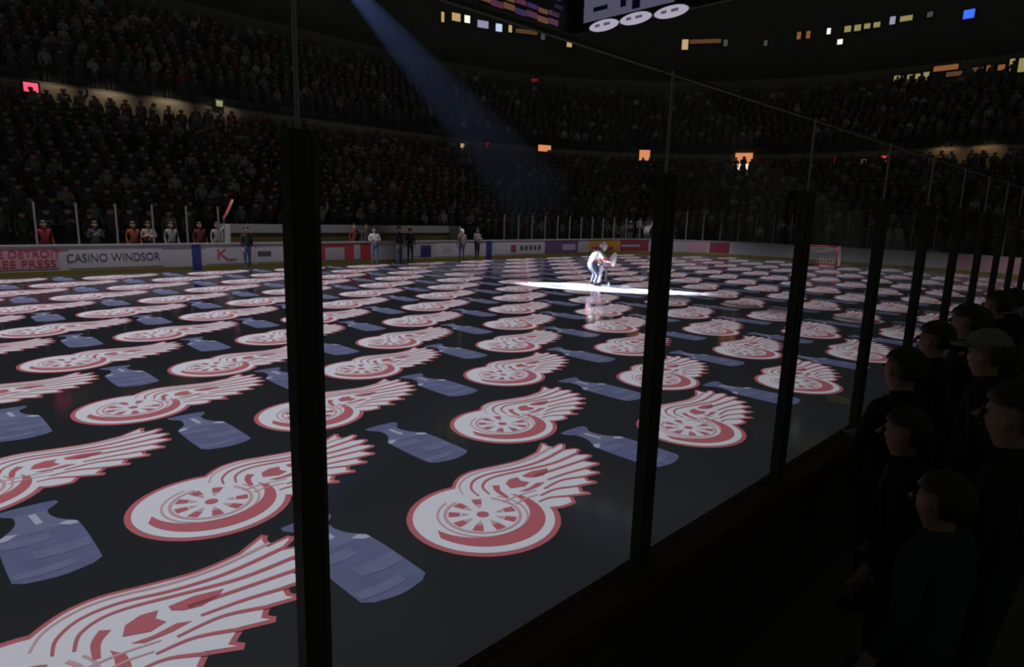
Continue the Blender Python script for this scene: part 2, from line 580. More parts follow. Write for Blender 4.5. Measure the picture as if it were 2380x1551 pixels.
# feather tips round the trailing edge, with the notch after each
TIPS = [((1.74, 0.83), (1.70, 0.70)), ((1.89, 0.68), (1.76, 0.56)), ((1.90, 0.47), (1.75, 0.37)), ((1.86, 0.27), (1.67, 0.20)),
        ((1.74, 0.07), (1.53, 0.04)), ((1.55, -0.08), (1.34, -0.09)), ((1.33, -0.21), (1.12, -0.20)), ((1.08, -0.33), (0.88, -0.29))]
edge = []
for (tx, ty), (nx, ny) in TIPS:
    edge += [(tx - 0.035, ty + 0.05), (tx, ty), (tx - 0.03, ty - 0.05), (nx, ny)]
WING = smooth_line([(0.05, 0.50), (0.16, 0.62), (0.34, 0.75), (0.56, 0.79), (0.85, 0.73), (1.15, 0.68), (1.45, 0.72)], 4) + edge + \
    smooth_line([(0.80, -0.40), (0.62, -0.38), (0.45, -0.25), (0.30, 0.0), (0.12, 0.25)], 3)
WING_IN = inset(WING, 0.038)


def lay_outline(bm, z, mi=0):
    poly(bm, disc(-0.01, -0.03, 0.67), z, mi)
    poly(bm, WING, z + 0.0004, mi)


def lay_field(bm, z, mi=0):
    poly(bm, disc(-0.01, -0.03, 0.618), z, mi)
    poly(bm, WING_IN, z + 0.0004, mi)


def lay_wheel(bm, z, mi=0, mp=0):
    # red tyre crescent, rim lines, spoke gaps and the hub
    ringpoly(bm, 0.0, -0.02, 0.475, 0.535, z, 34, math.radians(186), math.radians(366), mi, c1=(0.0, 0.085))
    ringpoly(bm, 0.0, 0.0, 0.385, 0.405, z, 40, math.radians(105), math.radians(388), mp)
    ringpoly(bm, 0.0, 0.0, 0.315, 0.345, z, 40, math.radians(95), math.radians(395), mp)
    for k in range(9):
        a = 2 * PI * (k + 0.5) / 9
        if 0.15 < a < 0.95:
            continue
        ringpoly(bm, 0, 0, 0.20, 0.30, z, 4, a - 0.16, a + 0.16, mi)
        poly(bm, [(0.115 * math.cos(a), 0.115 * math.sin(a)), (0.19 * math.cos(a - 0.15), 0.19 * math.sin(a - 0.15)), (0.19 * math.cos(a + 0.15), 0.19 * math.sin(a + 0.15))], z, mp)
    poly(bm, disc(0, 0, 0.055, 16), z, mi)


def lay_feathers(bm, z, mi=0, mp=0):
    # shoulder bands, then the gaps between feathers running in from each notch
    stroke(bm, [(0.13, 0.42), (0.22, 0.58), (0.40, 0.69), (0.62, 0.71), (0.95, 0.63), (1.30, 0.62), (1.70, 0.71)], 0.018, 0.05, z, mp)
    stroke(bm, [(0.22, 0.30), (0.27, 0.46), (0.42, 0.59), (0.65, 0.61), (0.95, 0.53), (1.30, 0.50), (1.76, 0.57)], 0.024, 0.06, z, mi)
    stroke(bm, [(0.32, 0.26), (0.38, 0.42), (0.52, 0.51), (0.70, 0.51), (1.00, 0.44), (1.35, 0.37), (1.75, 0.385)], 0.026, 0.06, z, mi)
    stroke(bm, [(0.40, 0.10), (0.43, 0.26), (0.50, 0.36)], 0.05, 0.09, z, mi)
    stroke(bm, [(0.95, 0.27), (1.30, 0.24), (1.67, 0.215)], 0.05, 0.055, z, mi)
    stroke(bm, [(0.98, 0.12), (1.25, 0.10), (1.53, 0.05)], 0.035, 0.055, z, mi)
    stroke(bm, [(0.80, 0.0), (1.08, 0.02), (1.34, -0.08)], 0.03, 0.055, z, mi)
    stroke(bm, [(0.66, -0.08), (0.88, -0.08), (1.12, -0.19)], 0.03, 0.05, z, mi)
    stroke(bm, [(0.55, -0.16), (0.70, -0.17), (0.88, -0.28)], 0.025, 0.05, z, mi)
    stroke(bm, [(0.30, 0.05), (0.50, 0.06), (0.72, 0.03)], 0.03, 0.02, z, mp)
    stroke(bm, [(0.36, -0.05), (0.52, -0.03), (0.66, -0.05)], 0.03, 0.02, z, mp)
    poly(bm, [(0.56, 0.22), (0.60, 0.33), (0.70, 0.38), (0.80, 0.36), (0.76, 0.28), (0.80, 0.20), (0.70, 0.16)], z, mi)
    poly(bm, [(0.86, 0.36), (1.02, 0.37), (1.20, 0.32), (1.14, 0.26), (1.02, 0.22), (0.92, 0.25), (0.86, 0.30)], z, mi)
    poly(bm, [(0.58, 0.12), (0.70, 0.11), (0.84, 0.14), (0.92, 0.10), (0.80, 0.07), (0.64, 0.07)], z, mi)


def flat(name, fn, mats, z, *mi):
    b = bmesh.new()
    fn(b, z, *mi)
    for f in b.faces:
        f.normal_update()
        if f.normal.z < 0:
            f.normal_flip()
    me = bpy.data.meshes.new(name)
    b.to_mesh(me)
    b.free()
    for m in mats:
        me.materials.append(m)
    return me


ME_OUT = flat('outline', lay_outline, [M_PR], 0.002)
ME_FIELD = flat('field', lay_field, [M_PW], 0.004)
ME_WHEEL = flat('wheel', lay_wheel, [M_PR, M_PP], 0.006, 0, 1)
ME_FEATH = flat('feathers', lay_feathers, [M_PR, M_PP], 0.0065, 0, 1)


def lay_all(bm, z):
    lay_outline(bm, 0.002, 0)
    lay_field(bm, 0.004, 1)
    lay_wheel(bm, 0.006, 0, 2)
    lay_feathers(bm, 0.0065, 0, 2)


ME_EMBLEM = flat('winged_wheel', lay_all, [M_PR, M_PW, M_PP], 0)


# trophy image: bowl, neck, collars, wide barrel, two bright shoulder spots (centre at the middle of its height)
def lay_bowl(bm, z, mi=0):
    poly(bm, smooth_line([(-0.21, 0.70), (-0.08, 0.715), (0.08, 0.715), (0.21, 0.70)], 3) + smooth_line([(0.215, 0.64), (0.17, 0.58), (0.12, 0.53)], 3) +
         smooth_line([(-0.12, 0.53), (-0.17, 0.58), (-0.215, 0.64)], 3), z, mi)


def lay_neck(bm, z, mi=0):
    poly(bm, smooth_line([(-0.12, 0.53), (-0.115, 0.42), (-0.15, 0.30), (-0.22, 0.20), (-0.265, 0.14)], 3) +
         smooth_line([(0.265, 0.14), (0.22, 0.20), (0.15, 0.30), (0.115, 0.42), (0.12, 0.53)], 3), z, mi)


def lay_barrel(bm, z, mi=0):
    poly(bm, smooth_line([(-0.265, 0.14), (-0.275, -0.1), (-0.275, -0.4), (-0.27, -0.62)], 3) +
         smooth_line([(-0.2, -0.68), (0.0, -0.72), (0.2, -0.68)], 4) + smooth_line([(0.27, -0.62), (0.275, -0.4), (0.275, -0.1), (0.265, 0.14)], 3), z, mi)


def lay_shine(bm, z, mi=0):
    for sx in (-1, 1):
        poly(bm, [(sx * a, b) for a, b in ((0.13, 0.17), (0.20, 0.20), (0.255, 0.155), (0.262, 0.09), (0.20, 0.10))], z, mi)
    poly(bm, [(-0.02, 0.50), (0.03, 0.50), (0.05, 0.28), (0.0, 0.26)], z, mi)


def lay_bands(bm, z, mi=0):
    for yy, h, xa, xb in ((-0.06, 0.13, -0.26, 0.05), (-0.36, 0.15, -0.10, 0.262), (-0.60, 0.10, -0.255, 0.12)):
        poly(bm, [(xa, yy), ((xa + xb) / 2, yy - 0.025), (xb, yy), (xb, yy + h), ((xa + xb) / 2, yy + h - 0.02), (xa, yy + h)], z, mi)


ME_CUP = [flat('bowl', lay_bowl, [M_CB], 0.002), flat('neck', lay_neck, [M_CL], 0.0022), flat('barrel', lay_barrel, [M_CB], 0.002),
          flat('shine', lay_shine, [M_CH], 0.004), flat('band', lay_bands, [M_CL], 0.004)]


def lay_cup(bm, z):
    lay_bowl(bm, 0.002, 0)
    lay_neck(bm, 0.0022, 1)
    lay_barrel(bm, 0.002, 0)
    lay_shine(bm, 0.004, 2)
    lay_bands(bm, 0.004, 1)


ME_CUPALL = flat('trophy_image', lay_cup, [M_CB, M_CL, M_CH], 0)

SEEN_AT = {(0, 0): (3.532, 3.813), (-1, 1): (1.89, 5.598), (0, 1): (5.367, 5.465), (0, 2): (7.098, 7.238), (-1, 2): (3.747, 7.358), (-1, 3): (5.523, 9.0),
           (-2, 3): (2.156, 9.008), (1, 0): (7.071, 3.839), (1, 1): (8.90, 5.48), (2, 0): (10.535, 3.856), (2, 1): (12.255, 5.535), (3, 0): (13.881, 3.887)}
ORD = ['first', 'second', 'third', 'fourth', 'fifth', 'sixth', 'seventh', 'eighth', 'ninth', 'tenth', 'eleventh', 'twelfth', 'thirteenth', 'fourteenth',
       'fifteenth', 'sixteenth', 'seventeenth', 'eighteenth', 'nineteenth', 'twentieth']


def in_view(pts, margin=0):
    for p in pts:
        q = project(p)
        if q and -margin < q[0] < 2380 + margin and -margin < q[1] < 1551 + margin:
            return True
    return False


rows = {}
cups = {}
for j in range(0, 14):
    for i in range(-16, 14):
        x, y = SEEN_AT.get((i, j), (3.668 + 3.414 * i + 1.7257 * j, 3.855 + 1.687 * j))
        c = [(x - 0.6, y), (x + 0.6, y - 0.6), (x + 0.6, y + 0.6), (x + 1.85, y + 0.5)]
        if max(sdf(*q) for q in c) < -0.15 and in_view([(*q, 0) for q in c]):
            rows.setdefault(j, []).append((x, y))
        cx, cy = x - 1.2, y + 0.22
        c = [(cx, cy + 0.7), (cx, cy - 0.7), (cx + 0.25, cy), (cx - 0.25, cy)]
        if max(sdf(*q) for q in c) < -0.12 and in_view([(*q, 0) for q in c]):
            cups.setdefault(j, []).append((cx, cy))
for table, kind in ((rows, 0), (cups, 1)):
    for j, items in table.items():
        items.sort()
        for k, (x, y) in enumerate(items):
            q = project((x, y, 0.0)) or (0, 1551)
            big = (q[1] > 745)
            if kind == 0:
                nm, cat, grp = 'winged_wheel', 'emblem', 'winged wheel images on the ice'
                lab = 'red and white winged wheel image on ice, %s row from near boards, %s from left' % (ORD[j], ORD[k])
                if j > 5:
                    lab = 'tiny far winged wheel image in the packed rows towards the far boards'
            else:
                nm, cat, grp = 'trophy_image', 'trophy image', 'trophy images on the ice'
                lab = 'blue grey trophy image on ice, %s row from near boards, %s from left' % (ORD[j], ORD[k])
                if j > 5:
                    lab = 'tiny far blue grey trophy image among the distant winged wheels'
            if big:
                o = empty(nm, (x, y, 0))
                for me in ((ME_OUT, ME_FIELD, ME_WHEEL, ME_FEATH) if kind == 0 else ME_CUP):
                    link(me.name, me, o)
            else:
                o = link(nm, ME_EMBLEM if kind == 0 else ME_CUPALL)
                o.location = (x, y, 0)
            tag(o, lab, cat, grp)

# projector case in the rafters: added unseen gate plates keep its light off the stands
light_stop = 0.6
SEAM = 19.0
for P_, xa_, xb_, lab in ((PROJ, -18.0, SEAM, 'black image projector in the rafters over the near half'), (PROJ2, SEAM, X1 + 0.6, 'black image projector in the rafters over the far end')):
    ph = empty('projector', P_)
    tag(ph, lab, 'projector')
    bx0, bx1, by0, by1 = [v * light_stop / P_.z for v in (xa_ - P_.x, xb_ - P_.x, Y0 - 0.2 - P_.y, Y1 + 1.9 - P_.y)]
    bm = bmesh.new()
    B = 5.0
    for (xa, xb, ya, yb) in ((-B, bx0, -B, B), (bx1, B, -B, B), (bx0, bx1, -B, by0), (bx0, bx1, by1, B)):
        add_box(bm, ((xa + xb) / 2, (ya + yb) / 2, -light_stop - 0.01), (xb - xa, yb - ya, 0.02))
    link('light_stop', bm_mesh(bm, 'light_stop', M_BLACK), ph)
    bm = bmesh.new()
    add_box(bm, (0, 0, 0.5), (1.0, 1.0, 0.7))
    for sx in (-0.35, 0.35):
        add_tube(bm, [(sx, 0, 0.8), (sx, 0, 4.0)], 0.04)
    link('case', bm_mesh(bm, 'case', M_BLACK), ph)
# lamps are linked off the bare ice, so the painted images look projected
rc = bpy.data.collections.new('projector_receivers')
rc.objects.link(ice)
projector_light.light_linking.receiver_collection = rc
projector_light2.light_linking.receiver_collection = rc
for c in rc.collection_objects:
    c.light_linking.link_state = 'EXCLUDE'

# ------------------------------------------------------------------ people
NB = 1.0


def skeleton(pose):
    """joints of a standing figure 1.75 m tall facing -y; returns name -> (position, radius)"""
    J = {'pelvis': ((0, 0, 0.95), 0.145), 'waist': ((0, 0.0, 1.12), 0.135), 'chest': ((0, 0.0, 1.32), 0.155), 'collar': ((0, 0.01, 1.46), 0.085),
         'neck': ((0, 0.0, 1.52), 0.058), 'jaw': ((0, -0.022, 1.575), 0.085), 'head': ((0, -0.012, 1.65), 0.118), 'crown': ((0, 0.0, 1.725), 0.085)}
    for sx, n in ((-1, 'l'), (1, 'r')):
        J['shoulder_' + n] = ((0.185 * sx, 0.01, 1.42), 0.075)
        J['elbow_' + n] = ((0.245 * sx, 0.03, 1.15), 0.05)
        J['wrist_' + n] = ((0.25 * sx, -0.07, 0.92), 0.034)
        J['hand_' + n] = ((0.245 * sx, -0.11, 0.83), 0.036)
        J['hip_' + n] = ((0.095 * sx, 0, 0.90), 0.105)
        J['knee_' + n] = ((0.105 * sx, -0.015, 0.50), 0.065)
        J['ankle_' + n] = ((0.11 * sx, 0.02, 0.09), 0.045)
        J['toe_' + n] = ((0.125 * sx, -0.15, 0.04), 0.04)
    for k, v in pose.items():
        J[k] = (v, J[k][1])
    return J


EDGES = [('pelvis', 'waist'), ('waist', 'chest'), ('chest', 'collar'), ('collar', 'neck'), ('neck', 'jaw'), ('jaw', 'head'), ('head', 'crown')]
for n_ in 'lr':
    EDGES += [('chest', 'shoulder_' + n_), ('shoulder_' + n_, 'elbow_' + n_), ('elbow_' + n_, 'wrist_' + n_), ('wrist_' + n_, 'hand_' + n_),
              ('pelvis', 'hip_' + n_), ('hip_' + n_, 'knee_' + n_), ('knee_' + n_, 'ankle_' + n_), ('ankle_' + n_, 'toe_' + n_)]
ZONE = {'crown': 'hair', 'head': 'skin', 'jaw': 'skin', 'hand_l': 'skin', 'hand_r': 'skin', 'hip_l': 'leg', 'hip_r': 'leg', 'knee_l': 'leg', 'knee_r': 'leg',
        'ankle_l': 'leg', 'ankle_r': 'leg', 'toe_l': 'shoe', 'toe_r': 'shoe'}
ZI = {'top': 0, 'skin': 1, 'leg': 2, 'hair': 3, 'shoe': 4}


def skin_mesh(J, edges, sub, root='pelvis', fingers=False):
    J = dict(J)
    edges = list(edges)
    if fingers:
        for n in 'lr':
            w = np.array(J['wrist_' + n][0])
            h = np.array(J['hand_' + n][0])
            d = (h - w) / np.linalg.norm(h - w)
            side = np.cross(d, (0, 0, 1.0)) if abs(d[2]) < 0.9 else np.array([0, 1.0, 0])
            side = side / np.linalg.norm(side)
            curl = np.cross(side, d) * (0.35 if n == 'l' else -0.35)
            for k, (o, l) in enumerate(((-0.030, 0.065), (-0.010, 0.078), (0.010, 0.075), (0.030, 0.058))):
                a = h + side * o + d * 0.03
                J['f%d_%s' % (k, n)] = (tuple(a + d * l * 0.5), 0.009)
                J['g%d_%s' % (k, n)] = (tuple(a + d * l + curl * 0.03), 0.008)
                edges += [('hand_' + n, 'f%d_%s' % (k, n)), ('f%d_%s' % (k, n), 'g%d_%s' % (k, n))]
            J['t0_' + n] = (tuple(h - d * 0.02 + side * 0.055), 0.011)
            J['t1_' + n] = (tuple(h + d * 0.025 + side * 0.075), 0.009)
            edges += [('hand_' + n, 't0_' + n), ('t0_' + n, 't1_' + n)]
    names = list(J)
    idx = {n: i for i, n in enumerate(names)}
    me = bpy.data.meshes.new('sk')
    me.from_pydata([J[n][0] for n in names], [(idx[a], idx[b]) for a, b in edges], [])
    o = bpy.data.objects.new('sk', me)
    COL.objects.link(o)
    md = o.modifiers.new('skin', 'SKIN')
    md.use_smooth_shade = True
    for n in names:
        sv = me.skin_vertices[0].data[idx[n]]
        r = J[n][1]
        sv.radius = (r, r) if not isinstance(r, tuple) else r
        sv.use_root = (n == root)
    if sub:
        ss = o.modifiers.new('sub', 'SUBSURF')
        ss.levels = ss.render_levels = sub
    bpy.context.view_layer.update()
    dg = bpy.context.evaluated_depsgraph_get()
    out = bpy.data.meshes.new_from_object(o.evaluated_get(dg))
    bpy.data.objects.remove(o)
    bpy.data.meshes.remove(me)
    # paint zones by the nearest bone
    segs = []
    for a, b in edges:
        z = ZONE.get(b, 'skin' if b[0] in 'fgt' and b[1] in '01234' else 'top')
        segs.append((np.array(J[a][0]), np.array(J[b][0]), ZI[z]))
    cen = np.array([p.center for p in out.polygons])
    best = np.full(len(cen), 1e9)
    zi = np.zeros(len(cen), int)
    for a, b, z in segs:
        ab = b - a
        t = np.clip(((cen - a) @ ab) / max(ab @ ab, 1e-9), 0, 1)
        dd = np.linalg.norm(cen - (a + t[:, None] * ab), axis=1)
        k = dd < best
        best[k] = dd[k]
        zi[k] = z
    out.polygons.foreach_set('material_index', zi.astype(np.int32))
    return out


POSES = {
    'person_standing': {},
    'person_clapping': {'elbow_l': (-0.26, -0.06, 1.14), 'wrist_l': (-0.08, -0.27, 1.25), 'hand_l': (-0.03, -0.32, 1.31), 'elbow_r': (0.26, -0.06, 1.14), 'wrist_r': (0.08, -0.27, 1.25), 'hand_r': (0.03, -0.32, 1.31)},
    'person_waving': {'elbow_r': (0.33, -0.02, 1.60), 'wrist_r': (0.30, -0.06, 1.85), 'hand_r': (0.29, -0.07, 1.95)},
    'person_arms_folded': {'elbow_l': (-0.27, -0.04, 1.16), 'wrist_l': (0.02, -0.20, 1.18), 'hand_l': (0.10, -0.19, 1.19), 'elbow_r': (0.27, -0.04, 1.16), 'wrist_r': (-0.02, -0.21, 1.22), 'hand_r': (-0.10, -0.20, 1.23)},
}
LOWRES = {k: skin_mesh(skeleton(v), EDGES, 0) for k, v in POSES.items()}
for me in LOWRES.values():
    for m in (M_TOP, M_SKIN, M_TROU, M_HAIR, M_SHOE):
        me.materials.append(m)

TOPS = [(0.09, 0.09, 0.092)] * 6 + [(0.13, 0.13, 0.14)] * 4 + [(0.08, 0.09, 0.15), (0.15, 0.13, 0.10), (0.18, 0.05, 0.055), (0.22, 0.05, 0.06), (0.32, 0.32, 0.34), (0.45, 0.44, 0.44), (0.24, 0.24, 0.22), (0.10, 0.13, 0.10)]

spots = []
for ri, (d, z) in enumerate(LOW):
    s = SA + 0.3 * random.random()
    while s < SB:
        t = 1.0 if (s < S1 or S2 < s < S3 or s > S4) else RC / (RC + d + 0.4)
        x, y, nx, ny = ringpt(s, d + 0.42)
        # leave the players' bench and its wall clear in the front rows
        if random.random() < 0.93 and not (ri == 0 and 10.3 < s < 25.5):
            spots.append((x, y, z, math.atan2(ny, nx) - PI / 2, 0))
        s += 0.68 * t * random.uniform(0.95, 1.15)
for ri, (d, z) in enumerate(UPP):
    s = SA + 0.3 * random.random()
    while s < SB:
        t = 1.0 if (s < S1 or S2 < s < S3 or s > S4) else RC / (RC + d + 0.4)
        x, y, nx, ny = ringpt(s, d + 0.42)
        if random.random() < 0.90:
            spots.append((x, y, z, math.atan2(ny, nx) - PI / 2, 1))
        s += 0.68 * t * random.uniform(0.95, 1.2)
vis = [sp for sp in spots if in_view([(sp[0], sp[1], sp[2] + 1.2)], 40)]
vis.sort(key=lambda p: p[0] ** 2 + p[1] ** 2 + (p[4] * 1e6))
solo, mass = vis[:262], vis[262:]
keys = list(LOWRES)
WEIGHTS = [5, 4, 1, 2]
for (x, y, z, a, u) in solo:
    o = link('person', LOWRES[random.choices(keys, WEIGHTS)[0]])
    o.location = (x, y, z)
    k = random.uniform(0.92, 1.06)
    o.scale = (k, k, k)
    o.rotation_euler = (0, 0, a + random.uniform(-0.4, 0.4))
    o.color = (*random.choice(TOPS), 1)
    tag(o, 'dim standing spectator in dark clothes in the front rows behind the far boards', 'person', 'spectators in the front rows of the far stand')


def crowd(name, items, label):
    data = {}
    for k in keys:
        me = LOWRES[k]
        v = np.empty(len(me.vertices) * 3)
        me.vertices.foreach_get('co', v)
        fs = [tuple(p.vertices) for p in me.polygons]
        zi = np.array([p.material_index for p in me.polygons])
        data[k] = (v.reshape(-1, 3), fs, zi)
    V, F, C = [], [], []
    off = 0
    for (x, y, z, a, u) in items:
        v, fs, zi = data[random.choices(keys, WEIGHTS)[0]]
        a += random.uniform(-0.4, 0.4)
        k = random.uniform(0.92, 1.06)
        ca, sa = math.cos(a) * k, math.sin(a) * k
        V.append(np.stack([v[:, 0] * ca - v[:, 1] * sa + x, v[:, 0] * sa + v[:, 1] * ca + y, v[:, 2] * k + z], 1))
        F += [tuple(i + off for i in f) for f in fs]
        pal = np.array([random.choice(TOPS), (0.30, 0.21, 0.165), (0.06, 0.07, 0.09), random.choice(((0.05, 0.035, 0.025), (0.12, 0.08, 0.05), (0.3, 0.25, 0.18))), (0.05, 0.05, 0.05)])
        C.append(pal[zi])
        off += len(v)
    V = np.concatenate(V)
    C = np.concatenate(C)
    me = bpy.data.meshes.new(name)
    me.from_pydata(V.tolist(), [], F)
    at = me.attributes.new('cloth', 'FLOAT_COLOR', 'FACE')
    at.data.foreach_set('color', np.concatenate([C, np.ones((len(C), 1))], 1).astype(np.float32).ravel())
    me.materials.append(M_CROWD)
    o = link(name, me)
    tag(o, label, 'crowd', None, 'stuff')
    return o


crowd('crowd_lower', [p for p in mass if p[4] == 0], 'dim mass of standing spectators filling the lower stands')
crowd('crowd_upper', [p for p in mass if p[4] == 1], 'very dark mass of spectators in the upper stands')

# people singled out: on the ice along the far boards, behind the glass, and beside the camera
HAIR = {}


def hair_mesh(m, long=False):
    key = (m.name, long)
    if key in HAIR:
        return HAIR[key]
    b = bmesh.new()
    bmesh.ops.create_uvsphere(b, u_segments=14, v_segments=10, radius=1.0)
    kill = [v for v in b.verts if (v.co.z < 0.25 and v.co.y < -0.15) or v.co.z < (-0.75 if not long else -0.95)]
    bmesh.ops.delete(b, geom=kill, context='VERTS')
    for v in b.verts:
        v.co = Vector((v.co.x * 0.103, v.co.y * 0.112 + 0.012, v.co.z * 0.112))
        if long and v.co.z < 0:
            v.co.z *= 2.1
            v.co.y += 0.02
    r_ = bmesh.ops.solidify(b, geom=list(b.faces), thickness=-0.012)
    HAIR[key] = bm_mesh(b, 'hair', m, True)
    return HAIR[key]


def cap_mesh(m):
    key = ('cap', m.name)
    if key in HAIR:
        return HAIR[key]
    b = bmesh.new()
    bmesh.ops.create_uvsphere(b, u_segments=16, v_segments=10, radius=1.0)
    for v in b.verts:
        v.co = Vector((v.co.x * 0.112, v.co.y * 0.125, max(v.co.z, 0.0) * 0.125))
    # brim
    pts_ = [(0.09 * math.cos(t), -0.09 - 0.11 * math.sin(t), 0.012) for t in [PI * k / 8 for k in range(9)]]
    vs = [b.verts.new(p) for p in pts_]
    vs2 = [b.verts.new((p[0], p[1], 0.0)) for p in pts_]
    b.faces.new(vs)
    b.faces.new(vs2[::-1])
    for k in range(9):
        b.faces.new((vs[k], vs[(k + 1) % 9], vs2[(k + 1) % 9], vs2[k]))
    HAIR[key] = bm_mesh(b, 'cap', m, True)
    return HAIR[key]


def face_parts():
    """nose, mouth, two eyes, two ears: (name, mesh)"""
    if 'face' in HAIR:
        return HAIR['face']
    out = []
    for sx in (-1, 1):
        b = bmesh.new()
        r = bmesh.ops.create_uvsphere(b, u_segments=8, v_segments=6, radius=0.013)
        bmesh.ops.translate(b, verts=r['verts'], vec=(0.034 * sx, -0.088, 0.005))
        out.append(('eye', bm_mesh(b, 'eye', M_HAIR, True)))
        b = bmesh.new()
        r = bmesh.ops.create_uvsphere(b, u_segments=8, v_segments=6, radius=0.026)
        bmesh.ops.scale(b, verts=r['verts'], vec=(0.45, 0.8, 1.2))
        bmesh.ops.translate(b, verts=r['verts'], vec=(0.096 * sx, 0.0, -0.01))
        out.append(('ear', bm_mesh(b, 'ear', M_SKIN, True)))
    b = bmesh.new()
    add_tube(b, [(0, -0.088, 0.01), (0, -0.118, -0.03)], [0.008, 0.017], 6)
    out.append(('nose', bm_mesh(b, 'nose', M_SKIN, True)))
    b = bmesh.new()
    add_tube(b, [(-0.026, -0.086, -0.062), (0, -0.094, -0.06), (0.026, -0.086, -0.062)], 0.006, 6)
    out.append(('mouth', bm_mesh(b, 'mouth', mat('lips', (0.25, 0.09, 0.08), 0.6), True)))
    HAIR['face'] = out
    return out


HERO = {}


def person(loc, rz, label, top, legs=M_TROU, pose='person_standing', hair=M_HAIR, cap=None, scale=1.0, long=False, group=None):
    key = (pose, legs.name)
    if key not in HERO:
        me = skin_mesh(skeleton(POSES[pose]), EDGES, 1, fingers=True)
        for m in (M_TOP, M_SKIN, legs, M_SKIN, M_SHOE):
            me.materials.append(m)
        HERO[key] = me
    o = link('person', HERO[key])
    o.location = loc
    o.rotation_euler = (0, 0, rz)
    o.scale = (scale,) * 3
    o.color = (*top, 1)
    tag(o, label, 'person', group)
    h = link('hair', hair_mesh(hair, long), o)
    h.location = (0, -0.008, 1.668)
    for fn_, fm_ in face_parts():
        f = link(fn_, fm_, o)
        f.location = (0, -0.022, 1.645)
    if cap:
        c = link('cap', cap_mesh(cap), o)
        c.location = (0, -0.004, 1.685)
    return o


# on the ice by the far boards
person((11.05, 26.75, 0), 0.2, 'person in dark jacket and blue jeans on the ice before far boards', (0.02, 0.025, 0.022), M_JEAN)
person((17.15, 26.6, 0), -0.5, 'person in pale grey jacket and jeans standing before the red advert', (0.36, 0.38, 0.40), M_JEAN, 'person_arms_folded', long=False)
person((18.45, 26.4, 0), 0.3, 'person in black jacket and jeans, left of the dark pair at the far boards', (0.022, 0.025, 0.03), M_JEAN, scale=1.04)
person((19.25, 26.6, 0), -0.2, 'person all in black, right of the dark pair at the far boards', (0.012, 0.013, 0.014), M_TROU, scale=0.98)
person((22.75, 26.7, 0), PI - 0.3, 'blond person in tan coat and jeans with back to the ice', (0.30, 0.24, 0.20), M_JEAN, hair=M_BLOND, long=True, scale=0.97)
person((23.95, 26.8, 0), 0.1, 'person in grey shirt and black trousers right of the blond one', (0.18, 0.18, 0.21), M_TROU, 'person_arms_folded')
# behind the far glass
person((4.4, 28.2, 0.12), 0.1, 'spectator in red shirt behind the far glass above the red advert', (0.14, 0.012, 0.016))
person((6.0, 28.3, 0.12), 0.0, 'spectator clapping pale hands behind the far glass', (0.03, 0.03, 0.04), pose='person_clapping')
person((7.25, 28.2, 0.12), 0.1, 'spectator in orange shirt behind the far glass', (0.17, 0.04, 0.02))
person((7.85, 28.45, 0.12), -0.1, 'spectator in white and pink shirt beside the orange shirt', (0.24, 0.19, 0.2), pose='person_arms_folded')
person((8.65, 28.3, 0.12), 0.0, 'spectator in pale grey top near the left blue stripe', (0.18, 0.175, 0.165))
person((9.75, 28.3, 0.12), 0.0, 'spectator in dark red shirt right of the left blue stripe', (0.09, 0.015, 0.018))
person((10.45, 28.3, 0.12), 0.1, 'spectator in pale top waving a red and white towel', (0.2, 0.19, 0.18), pose='person_waving')
person((16.9, 28.0, 0.12), 0.1, 'person in dark red top at the bench behind the red advert', (0.12, 0.03, 0.03))
person((17.6, 28.0, 0.12), -0.2, 'person in dark purple top at the bench beside the dark red one', (0.06, 0.045, 0.06))

# rolled towel held up by the waving spectator
bm = bmesh.new()
add_tube(bm, [(0, 0, 0), (0.16, -0.02, 0.26), (0.30, -0.03, 0.55), (0.40, -0.04, 0.80)], [0.035, 0.055, 0.06, 0.045], 8)
for f in bm.faces:
    c = f.calc_center_median()
    f.material_index = 1 if c.x * 0.9 < c.z * 0.5 - 0.01 else 0
tw = link('towel', bm_mesh(bm, 'towel', [mat('towel_white', (0.75, 0.68, 0.68), 0.9), mat('towel_red', (0.6, 0.05, 0.07), 0.9)], True))
tw.location = (10.72, 28.22, 2.06)
tag(tw, 'red and white towel held up above the far boards', 'towel')

# dark spectators beside the camera, along the near glass
NEAR = [(3.45, 0.72, 0.86, 'short dark spectator nearest the camera at the near glass', (0.02, 0.022, 0.03), None),
        (4.15, 0.92, 0.96, 'dark spectator at the near glass in front of the grey cap', (0.015, 0.015, 0.016), None),
        (4.72, 0.62, 1.00, 'spectator in grey cap among the dark figures at right', (0.03, 0.03, 0.034), M_GREYCAP),
        (5.25, 1.0, 0.98, 'dark spectator pressed to the near glass, beyond the grey cap', (0.018, 0.018, 0.018), None),
        (5.95, 0.95, 1.02, 'dark spectator at the near glass, second beyond the grey cap', (0.012, 0.014, 0.016), None),
        (6.7, 1.0, 0.97, 'dark spectator at the near glass, third beyond the grey cap', (0.03, 0.012, 0.012), None),
        (7.5, 0.98, 1.02, 'dark spectator at the near glass, fourth beyond the grey cap', (0.015, 0.015, 0.018), None),
        (8.5, 0.98, 1.0, 'farthest dark spectator at the near glass by the right frame edge', (0.015, 0.015, 0.018), None),
        (2.75, 0.42, 0.84, 'dark spectator in bluish jacket low in the right foreground', (0.05, 0.055, 0.075), None),
        (3.25, 0.30, 1.0, 'tall dark spectator cut by the right frame edge', (0.025, 0.025, 0.022), None)]
for x, y, k, lab, top, cp in NEAR:
    person((x, y, 0.2), PI + random.uniform(-0.5, 0.2), lab, top, M_TROU, 'person_standing' if y < 0.8 else 'person_arms_folded', cap=cp, scale=k, group='spectators beside the camera')
